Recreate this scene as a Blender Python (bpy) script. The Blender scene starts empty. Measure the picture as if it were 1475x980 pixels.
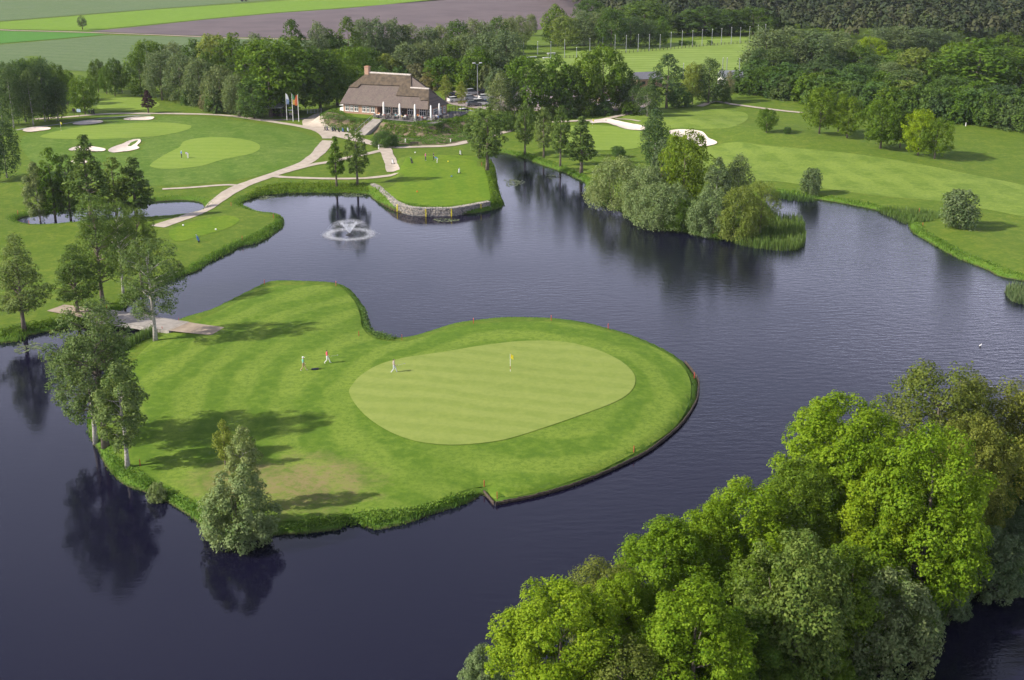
import bpy, bmesh, math, random
import numpy as np
from mathutils import Vector, Matrix, Quaternion
from mathutils.geometry import delaunay_2d_cdt

SC = bpy.context.scene
COL = SC.collection
R = math.radians
rnd = random.Random(7)

# ------------------------------------------------------------------ camera, sky, sun, exposure
CAM_H = 52.0
FPX = 1844.0                       # focal length in photo pixels (photo is 1475 x 980)
PITCH = math.atan(620 / FPX)
cam_data = bpy.data.cameras.new('camera')
cam_data.sensor_width = 36.0
cam_data.lens = FPX / 1475 * 36.0
cam_data.clip_end = 20000
cam_data.clip_start = 0.5
cam = bpy.data.objects.new('camera', cam_data)
COL.objects.link(cam)
cam.location = (0, 0, CAM_H)
cam.rotation_euler = (math.pi / 2 - PITCH, 0, 0)
SC.camera = cam

SUN_EL = R(34)
SUN_AZ = R(15)
SUN = Vector((-math.cos(SUN_EL) * math.cos(SUN_AZ), -math.cos(SUN_EL) * math.sin(SUN_AZ), math.sin(SUN_EL)))
world = bpy.data.worlds.new('World')
SC.world = world
world.use_nodes = True
wn = world.node_tree
sky = wn.nodes.new('ShaderNodeTexSky')
sky.sky_type = 'NISHITA'
sky.sun_disc = False
sky.sun_elevation = SUN_EL
sky.sun_rotation = math.atan2(SUN.x, SUN.y)
sky.dust_density = 2.5
sky.air_density = 1.0
sky.ozone_density = 1.0
# thin bright cloud veil over the whole dome
def _w(kind, **k):
    n = wn.nodes.new(kind)
    for q, v in k.items(): setattr(n, q, v)
    return n
tc = _w('ShaderNodeTexCoord'); sp = _w('ShaderNodeSeparateXYZ'); wn.links.new(tc.outputs['Generated'], sp.inputs[0])
zz = _w('ShaderNodeMath', operation='MAXIMUM'); wn.links.new(sp.outputs[2], zz.inputs[0]); zz.inputs[1].default_value = 0.0
za = _w('ShaderNodeMath', operation='ADD'); wn.links.new(zz.outputs[0], za.inputs[0]); za.inputs[1].default_value = 0.22
dv = _w('ShaderNodeVectorMath', operation='DIVIDE'); cb = _w('ShaderNodeCombineXYZ')
for i_ in range(3): wn.links.new(za.outputs[0], cb.inputs[i_])
wn.links.new(tc.outputs['Generated'], dv.inputs[0]); wn.links.new(cb.outputs[0], dv.inputs[1])
cn_ = _w('ShaderNodeTexNoise'); cn_.inputs['Scale'].default_value = 1.6; cn_.inputs['Detail'].default_value = 6; cn_.inputs['Roughness'].default_value = 0.6
wn.links.new(dv.outputs[0], cn_.inputs['Vector'])
cr_ = _w('ShaderNodeValToRGB'); cr_.color_ramp.elements[0].position = 0.32; cr_.color_ramp.elements[0].color = (0.42, 0.42, 0.42, 1); cr_.color_ramp.elements[1].position = 0.66; cr_.color_ramp.elements[1].color = (0.95, 0.95, 0.95, 1)
wn.links.new(cn_.outputs['Fac'], cr_.inputs[0])
hz1 = _w('ShaderNodeMath', operation='SUBTRACT'); hz1.inputs[0].default_value = 1.0; wn.links.new(zz.outputs[0], hz1.inputs[1])
hz2 = _w('ShaderNodeMath', operation='POWER'); wn.links.new(hz1.outputs[0], hz2.inputs[0]); hz2.inputs[1].default_value = 1.5
hz3 = _w('ShaderNodeMath', operation='MULTIPLY_ADD'); wn.links.new(hz2.outputs[0], hz3.inputs[0]); hz3.inputs[1].default_value = 0.75; hz3.inputs[2].default_value = 0.25
hz4 = _w('ShaderNodeMath', operation='MULTIPLY'); wn.links.new(cr_.outputs[0], hz4.inputs[0]); wn.links.new(hz3.outputs[0], hz4.inputs[1])
cm = _w('ShaderNodeMix', data_type='RGBA'); wn.links.new(hz4.outputs[0], cm.inputs[0]); wn.links.new(sky.outputs[0], cm.inputs[6]); 
iv_ = _w('ShaderNodeMath', operation='ADD'); wn.links.new(zz.outputs[0], iv_.inputs[0]); iv_.inputs[1].default_value = 0.07
lm_ = _w('ShaderNodeMath', operation='DIVIDE'); lm_.inputs[0].default_value = 4.2; wn.links.new(iv_.outputs[0], lm_.inputs[1])
lb_ = _w('ShaderNodeMath', operation='ADD'); wn.links.new(lm_.outputs[0], lb_.inputs[0]); lb_.inputs[1].default_value = 0.2
vc_ = _w('ShaderNodeMix', data_type='RGBA', blend_type='MULTIPLY'); vc_.inputs[0].default_value = 1.0; vc_.inputs[6].default_value = (0.93, 0.93, 1.20, 1)
wn.links.new(lb_.outputs[0], vc_.inputs[7]); wn.links.new(vc_.outputs[2], cm.inputs[7])
wn.links.new(cm.outputs[2], wn.nodes['Background'].inputs[0])
wn.nodes['Background'].inputs[1].default_value = 0.09
sun_data = bpy.data.lights.new('sun', 'SUN')
sun_data.energy = 5.0
sun_data.angle = R(0.8)
sun_data.color = (1.0, 0.93, 0.80)
sun = bpy.data.objects.new('sun', sun_data)
COL.objects.link(sun)
sun.location = (-100, 0, 150)
sun.rotation_euler = (-SUN).to_track_quat('-Z', 'Y').to_euler()
SC.view_settings.view_transform = 'Standard'
SC.view_settings.look = 'None'
SC.view_settings.gamma = 1
SC.view_settings.exposure = 0.55
SC.render.engine = 'CYCLES'
SC.cycles.max_bounces = 6
SC.cycles.diffuse_bounces = 3
SC.cycles.glossy_bounces = 3
SC.cycles.transmission_bounces = 3
SC.cycles.transparent_max_bounces = 6
SC.cycles.caustics_reflective = False
SC.cycles.caustics_refractive = False
SC.cycles.use_denoising = True

# ------------------------------------------------------------------ pixel -> place
def G(px, py, z=0.0):
    a = (px - 737.5) / FPX
    b = (py - 490) / FPX
    dx, dy, dz = a, math.cos(PITCH) - b * math.sin(PITCH), -math.sin(PITCH) - b * math.cos(PITCH)
    t = (z - CAM_H) / dz
    return (dx * t, dy * t)

def depth_at(y, z=0.0):
    return y * math.cos(PITCH) + (CAM_H - z) * math.sin(PITCH)

def catmull(pts, k=5, closed=True):
    P = [np.array(p, float) for p in pts]
    n = len(P)
    out = []
    rng = range(n) if closed else range(n - 1)
    for i in rng:
        if closed:
            p0, p1, p2, p3 = P[i - 1], P[i], P[(i + 1) % n], P[(i + 2) % n]
        else:
            p0, p1, p2, p3 = P[max(i - 1, 0)], P[i], P[i + 1], P[min(i + 2, n - 1)]
        for j in range(k):
            t = j / k
            out.append(0.5 * ((2 * p1) + (-p0 + p2) * t + (2 * p0 - 5 * p1 + 4 * p2 - p3) * t * t + (-p0 + 3 * p1 - 3 * p2 + p3) * t ** 3))
    if not closed:
        out.append(P[-1])
    return np.array(out)

def inside(poly, X, Y):
    res = np.zeros(X.shape, bool)
    x1, y1 = poly[:, 0], poly[:, 1]
    x2, y2 = np.roll(x1, -1), np.roll(y1, -1)
    for a, b, c, d in zip(x1, y1, x2, y2):
        if b == d:
            continue
        m = (b > Y) != (d > Y)
        res ^= m & (X < (c - a) * (Y - b) / (d - b) + a)
    return res

def polydist(poly, X, Y, closed=True):
    best = np.full(X.shape, 1e18, np.float32)
    P = poly
    Q = np.roll(P, -1, axis=0)
    if not closed:
        P, Q = P[:-1], Q[:-1]
    X = X.astype(np.float32); Y = Y.astype(np.float32)
    for (ax, ay), (bx, by) in zip(P, Q):
        dx, dy = bx - ax, by - ay
        L = dx * dx + dy * dy + 1e-9
        t = np.clip(((X - ax) * dx + (Y - ay) * dy) / L, 0, 1)
        ex = X - ax - t * dx
        ey = Y - ay - t * dy
        np.minimum(best, ex * ex + ey * ey, out=best)
    return np.sqrt(best)

def sstep(a, b, x):
    t = np.clip((x - a) / (b - a), 0, 1)
    return t * t * (3 - 2 * t)

# ------------------------------------------------------------------ object helpers
def link(o):
    COL.objects.link(o)
    return o

def tag(o, label=None, cat=None, group=None, kind=None):
    if label: o['label'] = label
    if cat: o['category'] = cat
    if group: o['group'] = group
    if kind: o['kind'] = kind
    return o

def thing(name, label, cat, loc=(0, 0, 0), rz=0.0, group=None):
    o = link(bpy.data.objects.new(name, None))
    o.empty_display_size = 0.3
    o.location = loc
    o.rotation_euler = (0, 0, rz)
    return tag(o, label, cat, group)

def obj(name, me, m=None, parent=None, loc=None, rz=None, slot_obj=False):
    o = link(bpy.data.objects.new(name, me))
    if m is not None:
        if slot_obj:
            if not me.materials:
                me.materials.append(m)
            o.material_slots[0].link = 'OBJECT'
            o.material_slots[0].material = m
        elif not me.materials:
            me.materials.append(m)
    if parent is not None:
        o.parent = parent
    if loc is not None:
        o.location = loc
    if rz is not None:
        o.rotation_euler = (0, 0, rz)
    return o

def copy_tree(o, parent=None):
    c = link(o.copy())
    c.parent = parent
    for ch in list(o.children):
        copy_tree(ch, c)
    return c

class MB:
    """collects shapes, builds one mesh"""
    def __init__(s):
        s.v = []; s.f = []; s.mi = []; s.cur = 0
    def poly(s, pts):
        n = len(s.v); s.v += [tuple(p) for p in pts]; s.f.append(tuple(range(n, n + len(pts)))); s.mi.append(s.cur)
    def add(s, verts, faces):
        n = len(s.v); s.v += [tuple(p) for p in verts]
        for f in faces:
            s.f.append(tuple(n + i for i in f)); s.mi.append(s.cur)
        return s
    def box(s, c, d, rz=0.0, taper=1.0):
        cx, cy, cz = c; dx, dy, dz = d[0] / 2, d[1] / 2, d[2] / 2
        ca, sa = math.cos(rz), math.sin(rz)
        vs = []
        for z, k in ((-dz, 1), (dz, taper)):
            for x, y in ((-dx, -dy), (dx, -dy), (dx, dy), (-dx, dy)):
                x *= k; y *= k
                vs.append((cx + x * ca - y * sa, cy + x * sa + y * ca, cz + z))
        return s.add(vs, [(3, 2, 1, 0), (4, 5, 6, 7), (0, 1, 5, 4), (1, 2, 6, 5), (2, 3, 7, 6), (3, 0, 4, 7)])
    def tube(s, pts, rad, n=8, caps=True):
        pts = [Vector(p) for p in pts]
        rads = rad if isinstance(rad, (list, tuple)) else [rad] * len(pts)
        rings = []
        for i, p in enumerate(pts):
            d = (pts[min(i + 1, len(pts) - 1)] - pts[max(i - 1, 0)])
            d = d.normalized() if d.length > 1e-9 else Vector((0, 0, 1))
            a = d.orthogonal() if i == 0 else (prev - d * prev.dot(d))
            if a.length < 1e-6: a = d.orthogonal()
            a.normalize(); prev = a
            b = d.cross(a)
            rings.append([p + (a * math.cos(2 * math.pi * k / n) + b * math.sin(2 * math.pi * k / n)) * rads[i] for k in range(n)])
        vs = [q for r in rings for q in r]
        fs = []
        for i in range(len(pts) - 1):
            for k in range(n):
                k2 = (k + 1) % n
                fs.append((i * n + k, i * n + k2, (i + 1) * n + k2, (i + 1) * n + k))
        if caps:
            fs.append(tuple(range(n - 1, -1, -1))); fs.append(tuple(range((len(pts) - 1) * n, len(pts) * n)))
        return s.add(vs, fs)
    def lathe(s, prof, c=(0, 0, 0), n=12):
        vs = []
        for r, z in prof:
            for k in range(n):
                a = 2 * math.pi * k / n
                vs.append((c[0] + r * math.cos(a), c[1] + r * math.sin(a), c[2] + z))
        fs = []
        for i in range(len(prof) - 1):
            for k in range(n):
                k2 = (k + 1) % n
                fs.append((i * n + k, i * n + k2, (i + 1) * n + k2, (i + 1) * n + k))
        fs.append(tuple(range(n - 1, -1, -1))); fs.append(tuple(range((len(prof) - 1) * n, len(prof) * n)))
        return s.add(vs, fs)
    def mesh(s, name, smooth=False, mats=()):
        me = bpy.data.meshes.new(name)
        me.from_pydata(s.v, [], s.f)
        for m in mats:
            me.materials.append(m)
        if mats:
            me.polygons.foreach_set('material_index', s.mi)
        if smooth:
            me.polygons.foreach_set('use_smooth', [True] * len(s.f))
        me.update()
        return me
    def build(s, name, m=None, parent=None, smooth=False, **k):
        return obj(name, s.mesh(name, smooth), m, parent, **k)

def mesh_np(name, V, Fq, smooth=False):
    """V (n,3), Fq (m,3|4)"""
    me = bpy.data.meshes.new(name)
    V = np.asarray(V, np.float32); Fq = np.asarray(Fq, np.int32)
    k = Fq.shape[1]
    me.vertices.add(len(V)); me.vertices.foreach_set('co', V.ravel())
    me.loops.add(Fq.size); me.loops.foreach_set('vertex_index', Fq.ravel())
    me.polygons.add(len(Fq))
    me.polygons.foreach_set('loop_start', np.arange(0, Fq.size, k, dtype=np.int32))
    if smooth:
        me.polygons.foreach_set('use_smooth', np.ones(len(Fq), bool))
    me.update(calc_edges=True)
    return me

# ------------------------------------------------------------------ materials
def new_mat(name):
    m = bpy.data.materials.new(name)
    m.use_nodes = True
    nt = m.node_tree
    b = nt.nodes['Principled BSDF']
    return m, nt, b

class NT:
    def __init__(s, nt):
        s.nt = nt; s.N = nt.nodes; s.L = nt.links
        s._co = None
    def co(s):
        if s._co is None:
            s._co = s.N.new('ShaderNodeTexCoord').outputs['Object']
        return s._co
    def noise(s, scale, detail=3, rough=0.55, vec=None, dist=0.0):
        n = s.N.new('ShaderNodeTexNoise'); n.inputs['Scale'].default_value = scale
        n.inputs['Detail'].default_value = detail; n.inputs['Roughness'].default_value = rough
        n.inputs['Distortion'].default_value = dist
        s.L.new(vec if vec is not None else s.co(), n.inputs['Vector'])
        return n.outputs['Fac']
    def ramp(s, fac, stops):
        n = s.N.new('ShaderNodeValToRGB')
        e = n.color_ramp.elements
        while len(e) < len(stops): e.new(0.5)
        for i, (p, c) in enumerate(stops):
            e[i].position = p
            e[i].color = (c[0], c[1], c[2], 1) if isinstance(c, (tuple, list)) else (c, c, c, 1)
        s.L.new(fac, n.inputs[0])
        return n.outputs[0]
    def mix(s, fac, a, b, mode='MIX'):
        n = s.N.new('ShaderNodeMix'); n.data_type = 'RGBA'; n.blend_type = mode
        for sock, v in ((n.inputs[0], fac), (n.inputs[6], a), (n.inputs[7], b)):
            if isinstance(v, (int, float)): sock.default_value = v
            elif isinstance(v, (tuple, list)): sock.default_value = (v[0], v[1], v[2], 1)
            else: s.L.new(v, sock)
        return n.outputs[2]
    def math(s, op, a, b=0.0, c=0.0, clamp=False):
        n = s.N.new('ShaderNodeMath'); n.operation = op; n.use_clamp = clamp
        for sock, v in zip(n.inputs, (a, b, c)):
            if isinstance(v, (int, float)): sock.default_value = v
            else: s.L.new(v, sock)
        return n.outputs[0]
    def xyz(s, vec=None):
        n = s.N.new('ShaderNodeSeparateXYZ'); s.L.new(vec if vec is not None else s.co(), n.inputs[0])
        return n.outputs
    def mapping(s, scale=(1, 1, 1), rot=(0, 0, 0), loc=(0, 0, 0)):
        n = s.N.new('ShaderNodeMapping')
        n.inputs['Scale'].default_value = scale; n.inputs['Rotation'].default_value = rot; n.inputs['Location'].default_value = loc
        s.L.new(s.co(), n.inputs[0])
        return n.outputs[0]
    def bump(s, h, strength=0.3, dist=0.05):
        n = s.N.new('ShaderNodeBump'); n.inputs['Strength'].default_value = strength; n.inputs['Distance'].default_value = dist
        s.L.new(h, n.inputs['Height'])
        return n.outputs[0]
    def attr(s, name):
        n = s.N.new('ShaderNodeAttribute'); n.attribute_name = name
        return n.outputs['Fac']

MATS = {}
def pmat(name, c1, c2=None, scale=3.0, rough=0.7, bump=0.0, bscale=None, metal=0.0, spec=0.4):
    """plain procedural material: two tones broken by noise"""
    if name in MATS: return MATS[name]
    m, nt, b = new_mat(name)
    t = NT(nt)
    if c2 is None: c2 = tuple(min(1, x * 0.78) for x in c1)
    col = t.ramp(t.noise(scale, 4), [(0.35, c2), (0.65, c1)])
    nt.links.new(col, b.inputs['Base Color'])
    b.inputs['Roughness'].default_value = rough
    b.inputs['Metallic'].default_value = metal
    b.inputs['Specular IOR Level'].default_value = spec
    if bump:
        nt.links.new(t.bump(t.noise(bscale or scale * 4, 4), bump, 0.03), b.inputs['Normal'])
    MATS[name] = m
    return m

def grass_mat(name, c, lush=None, dry=None, stripes=None, rings=None, patch=0.5, fine=1.0, dryspot=None, shore=False, tint=None):
    """c base colour; stripes (angle, width, strength); rings (cx, cy, width, strength, stretch)"""
    m, nt, b = new_mat(name)
    t = NT(nt)
    lush = lush or (c[0] * 0.62, c[1] * 0.74, c[2] * 0.6)
    dry = dry or (c[0] * 1.35, c[1] * 1.08, c[2] * 1.2)
    big = t.noise(0.035, 4, 0.6)
    mid = t.noise(0.22, 5, 0.65, dist=0.6)
    fin = t.noise(1.7, 5, 0.8)
    m2 = t.noise(0.75, 4, 0.7)
    vf = t.noise(14.0, 3, 0.7)
    col = t.mix(t.ramp(big, [(0.35, 0.0), (0.7, patch)]), c, dry)
    col = t.mix(t.ramp(mid, [(0.42, patch), (0.62, 0.0)]), col, lush)
    col = t.mix(t.ramp(m2, [(0.42, 0.65 * fine), (0.54, 0.0)]), col, lush)
    col = t.mix(t.ramp(m2, [(0.52, 0.0), (0.64, 0.5 * fine)]), col, dry)
    if stripes:
        for ang, w, st in stripes:
            X, Y, Z = t.xyz()
            u = t.math('ADD', t.math('MULTIPLY', X, math.cos(ang)), t.math('MULTIPLY', Y, math.sin(ang)))
            u = t.math('ADD', u, t.math('MULTIPLY', t.noise(0.12, 2), w * 0.9))
            sn = t.math('SINE', t.math('MULTIPLY', u, math.pi * 2 / w))
            k = t.ramp(t.math('MULTIPLY_ADD', sn, 0.5, 0.5), [(0.3, 0.0), (0.7, st)])
            k = t.math('MULTIPLY', k, t.ramp(t.noise(0.05, 2), [(0.35, 0.35), (0.6, 1.0)]))
            col = t.mix(k, col, dry)
    if rings:
        cx, cy, w, st, sy = rings
        X, Y, Z = t.xyz()
        ax = t.math('SUBTRACT', X, cx); ay = t.math('MULTIPLY', t.math('SUBTRACT', Y, cy), sy)
        r = t.math('SQRT', t.math('ADD', t.math('MULTIPLY', ax, ax), t.math('MULTIPLY', ay, ay)))
        r = t.math('ADD', r, t.math('MULTIPLY', t.noise(0.09, 2), w * 1.1))
        sn = t.math('SINE', t.math('MULTIPLY', r, math.pi * 2 / w))
        k = t.ramp(t.math('MULTIPLY_ADD', sn, 0.5, 0.5), [(0.3, 0.0), (0.7, st)])
        k = t.math('MULTIPLY', k, t.ramp(t.noise(0.07, 2), [(0.34, 0.35), (0.52, 1.0)]))
        col = t.mix(k, col, dry)
    col = t.mix(t.ramp(fin, [(0.36, 0.7 * fine), (0.56, 0.0)]), col, (lush[0] * 0.8, lush[1] * 0.85, lush[2]))
    col = t.mix(t.ramp(vf, [(0.5, 0.0), (0.75, 0.35 * fine)]), col, (dry[0] * 1.1, dry[1] * 1.1, dry[2] * 1.2))
    if dryspot:
        for cx, cy, rx, ry, st in dryspot:
            X, Y, Z = t.xyz()
            ax = t.math('DIVIDE', t.math('SUBTRACT', X, cx), rx); ay = t.math('DIVIDE', t.math('SUBTRACT', Y, cy), ry)
            r = t.math('SQRT', t.math('ADD', t.math('MULTIPLY', ax, ax), t.math('MULTIPLY', ay, ay)))
            r = t.math('ADD', r, t.math('MULTIPLY_ADD', t.noise(0.5, 5, 0.7), 1.6, -0.8))
            k = t.ramp(r, [(0.25, st), (0.95, 0.0)])
            k = t.math('MULTIPLY', k, t.ramp(t.noise(1.6, 4, 0.7), [(0.35, 0.3), (0.6, 1.0)]))
            col = t.mix(k, col, (0.225, 0.185, 0.085))
    if shore:
        d = t.attr('shore')
        d = t.math('ADD', d, t.math('MULTIPLY_ADD', t.noise(0.6, 3), 2.4, -1.2))
        col = t.mix(t.ramp(t.math('DIVIDE', d, 4.0), [(0.05, 0.8), (0.5, 0.0)]), col, (0.075, 0.15, 0.022))
        dd = t.math('DIVIDE', t.math('ADD', t.attr('shore'), 3.0), 6.0)
        col = t.mix(t.ramp(dd, [(0.49, 1.0), (0.54, 0.0)]), col, (0.05, 0.04, 0.025))
    nt.links.new(col, b.inputs['Base Color'])
    b.inputs['Roughness'].default_value = 0.85
    b.inputs['Specular IOR Level'].default_value = 0.04
    hn = t.math('ADD', t.math('MULTIPLY', fin, 0.6), t.math('MULTIPLY', vf, 0.4))
    nt.links.new(t.bump(hn, 0.5 * fine, 0.12), b.inputs['Normal'])
    return m

def leaf_mat(name, c, var=0.25, trans=0.35, hue=None):
    m, nt, b = new_mat(name)
    t = NT(nt)
    N, L = nt.nodes, nt.links
    geo = N.new('ShaderNodeNewGeometry')
    oi = N.new('ShaderNodeObjectInfo')
    lo = (c[0] * (1 - var) * 0.8, c[1] * (1 - var), c[2] * (1 - var) * 0.9)
    hi = hue or (min(1, c[0] * (1 + var * 1.5)), min(1, c[1] * (1 + var)), c[2] * (1 + var * 0.6))
    col = t.ramp(geo.outputs['Random Per Island'], [(0.0, lo), (0.55, c), (1.0, hi)])
    clump = t.noise(0.45, 2)
    col = t.mix(t.ramp(clump, [(0.4, 0.0), (0.66, 0.45)]), col, hi)
    ov = t.ramp(oi.outputs['Random'], [(0.0, (0.80, 0.86, 0.88)), (0.5, (1, 1, 1)), (1.0, (1.2, 1.1, 0.95))])
    col = t.mix(1.0, col, ov, 'MULTIPLY')
    L.new(col, b.inputs['Base Color'])
    b.inputs['Roughness'].default_value = 0.6
    b.inputs['Specular IOR Level'].default_value = 0.08
    tr = N.new('ShaderNodeBsdfTranslucent')
    L.new(t.mix(1.0, col, (1.25, 1.15, 0.6), 'MULTIPLY'), tr.inputs[0])
    mx = N.new('ShaderNodeMixShader'); mx.inputs[0].default_value = trans
    L.new(b.outputs[0], mx.inputs[1]); L.new(tr.outputs[0], mx.inputs[2])
    L.new(mx.outputs[0], N['Material Output'].inputs[0])
    return m
# ------------------------------------------------------------------ shorelines (photo pixels on the water plane)
def W(pts, z=0.0):
    return [G(x, y, z) for x, y in pts]

lake_px = [(35,485),(69,478),(110,470),(140,463),(160,455),(176,447),(196,428),(225,412),(264,397),(284,391),(305,377),(326,367),(347,356),(375,349),(399,334),(409,323),
    (403,311),(375,307),(350,298),(352,291),(366,285),(390,280),(434,278),(488,278),(529,280),(538,287),(555,297),(575,306),(603,311),(644,311),(681,308),(705,304),
    (725,296),(722,286),(717,271),(715,251),(710,236),(704,226),(722,221),(739,224),(759,230),(783,239),(807,247),(827,256),(843,264),(846,282),(862,294),(891,303),(919,318),(951,327),
    (985,335),(1020,342),(1062,348),(1100,345),(1120,335),(1122,318),(1108,300),(1100,284),(1108,278),(1152,284),(1180,288),(1212,293),(1258,302),(1290,311),(1308,318),(1311,331),(1322,340),(1345,353),
    (1375,370),(1420,388),(1475,405)]
lake_w = W(lake_px) + [(100.0, 172.0), (150.0, 160.0), (200.0, 130.0), (205.0, 60.0), (120.0, 25.0), (0.0, 20.0), (-90.0, 28.0), (-150.0, 60.0), (-160.0, 120.0), (-120.0, 146.0), (-90.0, 150.0), G(0, 495)]
island_px = [(245,470),(260,461),(298,450),(319,440),(357,421),(378,411),(402,407),(451,408),(482,410),(502,416),(517,432),(526,448),(529,466),(536,479),(552,487),(574,489),(592,487),
    (619,479),(651,469),(684,464),(725,460),(765,460),(806,462),(847,468),(879,476),(908,484),(936,495),(965,509),(985,523),(999,540),(1005,554),(1003,574),(997,588),(981,611),
    (957,633),(928,654),(888,674),(847,692),(806,706),(765,717),(725,725),(713,728),(706,719),(698,710),(680,722),(643,735),(623,741),(595,751),(562,760),(538,763),(509,752),(489,763),(460,766),(440,769),
    (407,770),(373,776),(330,780),(305,769),(290,757),(274,744),(253,731),(231,718),(206,708),(180,699),(163,684),(150,667),(141,648),(131,633),(126,605),(136,565),(155,533),(170,513),(190,498),(210,487),(226,479)]
fore_px = [(690,1010),(740,985),(800,960),(870,915),(940,880),(1020,840),(1100,795),(1170,750),(1240,700),(1330,665),(1400,645),(1475,625),(1620,590),(1640,780),(1530,800),(1475,826),(1420,850),(1375,880),(1335,930),(1290,960),(1235,985),(1120,1040),(1000,1090),(800,1130),(690,1080)]
pond_px = [(24,318),(44,325),(78,325),(136,320),(217,315),(254,312),(283,307),(294,299),(288,292),(268,289),(237,290),(190,295),(152,298),(102,302),(68,307),(37,312)]
lake_poly = catmull(lake_w, 4)
island_poly = catmull(W(island_px), 4)
fore_poly = catmull(W(fore_px), 4)
pond_poly = catmull(W(pond_px), 4)

# clubhouse frame: origin at front left eave corner on the ground, U along the front, V towards the back
TERR = 3.7
club_O = Vector(G(489.5, 149, TERR + 2.4))
_c2 = Vector(G(617, 158, TERR + 2.4))
club_L = (_c2 - club_O).length
club_A = math.atan2(_c2.y - club_O.y, _c2.x - club_O.x)
CU = Vector((math.cos(club_A), math.sin(club_A)))
CV = Vector((-CU.y, CU.x))
club_D = 11.0
def club(u, v):
    p = club_O + CU * u + CV * v
    return (p.x, p.y)

plateaus = [  # polygon, top height, slope width
    (np.array([club(-3.0, -1.0), club(10.2, -1.2), club(10.4, -3.6), club(13, -4.3), club(26.5, -4.6), club(33.5, 6.5), club(34, 16), club(10, 18), club(-6, 14)]), TERR, 6.0),
    (np.array([G(x, y, 1.45) for x, y in [(534,264),(542,267.5),(550,275),(559,282),(569,289.5),(584,295.5),(600.5,298),(624,298.4),(650,298),(669,295.4),(691.6,291.5),(706,288.5),(711,279),(704,255),(694,232),(640,222),(580,226),(574,255),(552,262)]]), 1.45, 1.3),
]
bunkers_px = [
    [(33,190),(44,186),(60,185),(73,187),(70,190),(55,192),(40,193)],
    [(105,180),(120,176),(135,175),(148,176),(146,179),(128,182),(112,182)],
    [(178,173),(190,170.5),(205,170),(220,170),(222,172),(215,175),(195,175),(183,175)],
    [(156,220),(163,215),(176,211),(189,206.5),(201,205),(203,208),(198,213),(201,216.5),(190,220),(175,222),(162,223)],
    [(99,219),(112,214),(130,214),(150,217),(150,221),(130,221),(110,221)],
    [(102,237),(112,234),(124,235),(125,238),(113,240)],
    [(850,177),(873,173.5),(890,176.5),(907,180),(928,184.5),(929,189),(905,187.5),(888,183),(872,178.5),(855,179)],
    [(964,192),(980,191),(1000,193),(1012,196),(1020,203),(1032,208),(1029,211),(1010,212),(998,207),(985,201),(970,198)],
]
bunkers = [catmull(W(p, 0.9), 4) for p in bunkers_px]

# ------------------------------------------------------------------ ground height field
def grow(a, step, fac, end):
    out = []
    while a < end:
        step *= fac; a += step; out.append(a)
    return out
xs = np.arange(-200, 200.01, 0.9)
gx = grow(200, 0.9, 1.12, 5200)
xs = np.concatenate([-np.array(gx)[::-1], xs, gx])
ys = np.concatenate([[-3000, -1200, -400, -120, -20, 10, 25, 36, 45, 52, 58, 63, 67, 70], np.arange(72, 200, 0.6), np.arange(200, 400, 0.9)])
ys = np.concatenate([ys, grow(ys[-1], 0.9, 1.045, 7000)])
XX, YY = np.meshgrid(xs, ys)
core = (XX > -206) & (XX < 206) & (YY > 0) & (YY < 400)
cx_, cy_ = XX[core], YY[core]
wet = (inside(lake_poly, cx_, cy_) & ~inside(island_poly, cx_, cy_) & ~inside(fore_poly, cx_, cy_)) | inside(pond_poly, cx_, cy_)
dist = np.minimum(np.minimum(polydist(lake_poly, cx_, cy_), polydist(island_poly, cx_, cy_)), np.minimum(polydist(fore_poly, cx_, cy_), polydist(pond_poly, cx_, cy_)))
sd = np.where(wet, -dist, dist)
SD = np.full(XX.shape, 40.0); SD[core] = sd
# outside the core but in the lake's far-off arms nothing is built
und = 0.35 * np.sin(XX * 0.045 + 1.3) * np.sin(YY * 0.038 + 0.4) + 0.2 * np.sin(XX * 0.11 + YY * 0.07) + 0.25 * np.sin(YY * 0.023 - XX * 0.017)
ZZ = np.where(SD > 0, 0.6 * (1 - np.exp(-np.maximum(SD, 0) / 0.42)) + 0.25 * sstep(0, 9, SD) + und * sstep(2, 22, SD) * (0.6 + 0.4 * sstep(180, 300, YY)), np.maximum(SD * 0.8, -2.2))
ZZ = ZZ * (1 - sstep(430, 560, YY)) + 0.5 * sstep(430, 560, YY)
def bump_at(px, py, r, h):
    global ZZ
    x, y = G(px, py, 1)
    ZZ = ZZ + h * np.exp(-((XX - x) ** 2 + ((YY - y) * 0.8) ** 2) / (r * r)) * sstep(0.5, 6, SD)
bump_at(620, 560, 13, 0.45); bump_at(800, 545, 11, 0.35)
bump_at(1105, 195, 14, 1.6); bump_at(1250, 205, 20, 0.9)
bump_at(130, 190, 16, 0.6); bump_at(330, 215, 16, 0.5); bump_at(178, 201, 6, 0.5)
bump_at(1000, 180, 10, 0.7)
for poly, top, wd in plateaus:
    b0 = poly.min(0) - wd - 3; b1 = poly.max(0) + wd + 3
    m = (XX > b0[0]) & (XX < b1[0]) & (YY > b0[1]) & (YY < b1[1])
    d = polydist(poly, XX[m], YY[m]); d[inside(poly, XX[m], YY[m])] = 0
    k = 1 - sstep(0, wd, d)
    k = k * sstep(-0.2, 0.6, SD[m])
    ZZ[m] = ZZ[m] * (1 - k) + top * k
for poly in bunkers:
    b0 = poly.min(0) - 3; b1 = poly.max(0) + 3
    m = (XX > b0[0]) & (XX < b1[0]) & (YY > b0[1]) & (YY < b1[1])
    d = polydist(poly, XX[m], YY[m]); ins = inside(poly, XX[m], YY[m])
    ZZ[m] += np.where(ins, -0.30 * sstep(0, 1.6, d), 0.08 * (1 - sstep(0, 2.2, d)))

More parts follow.
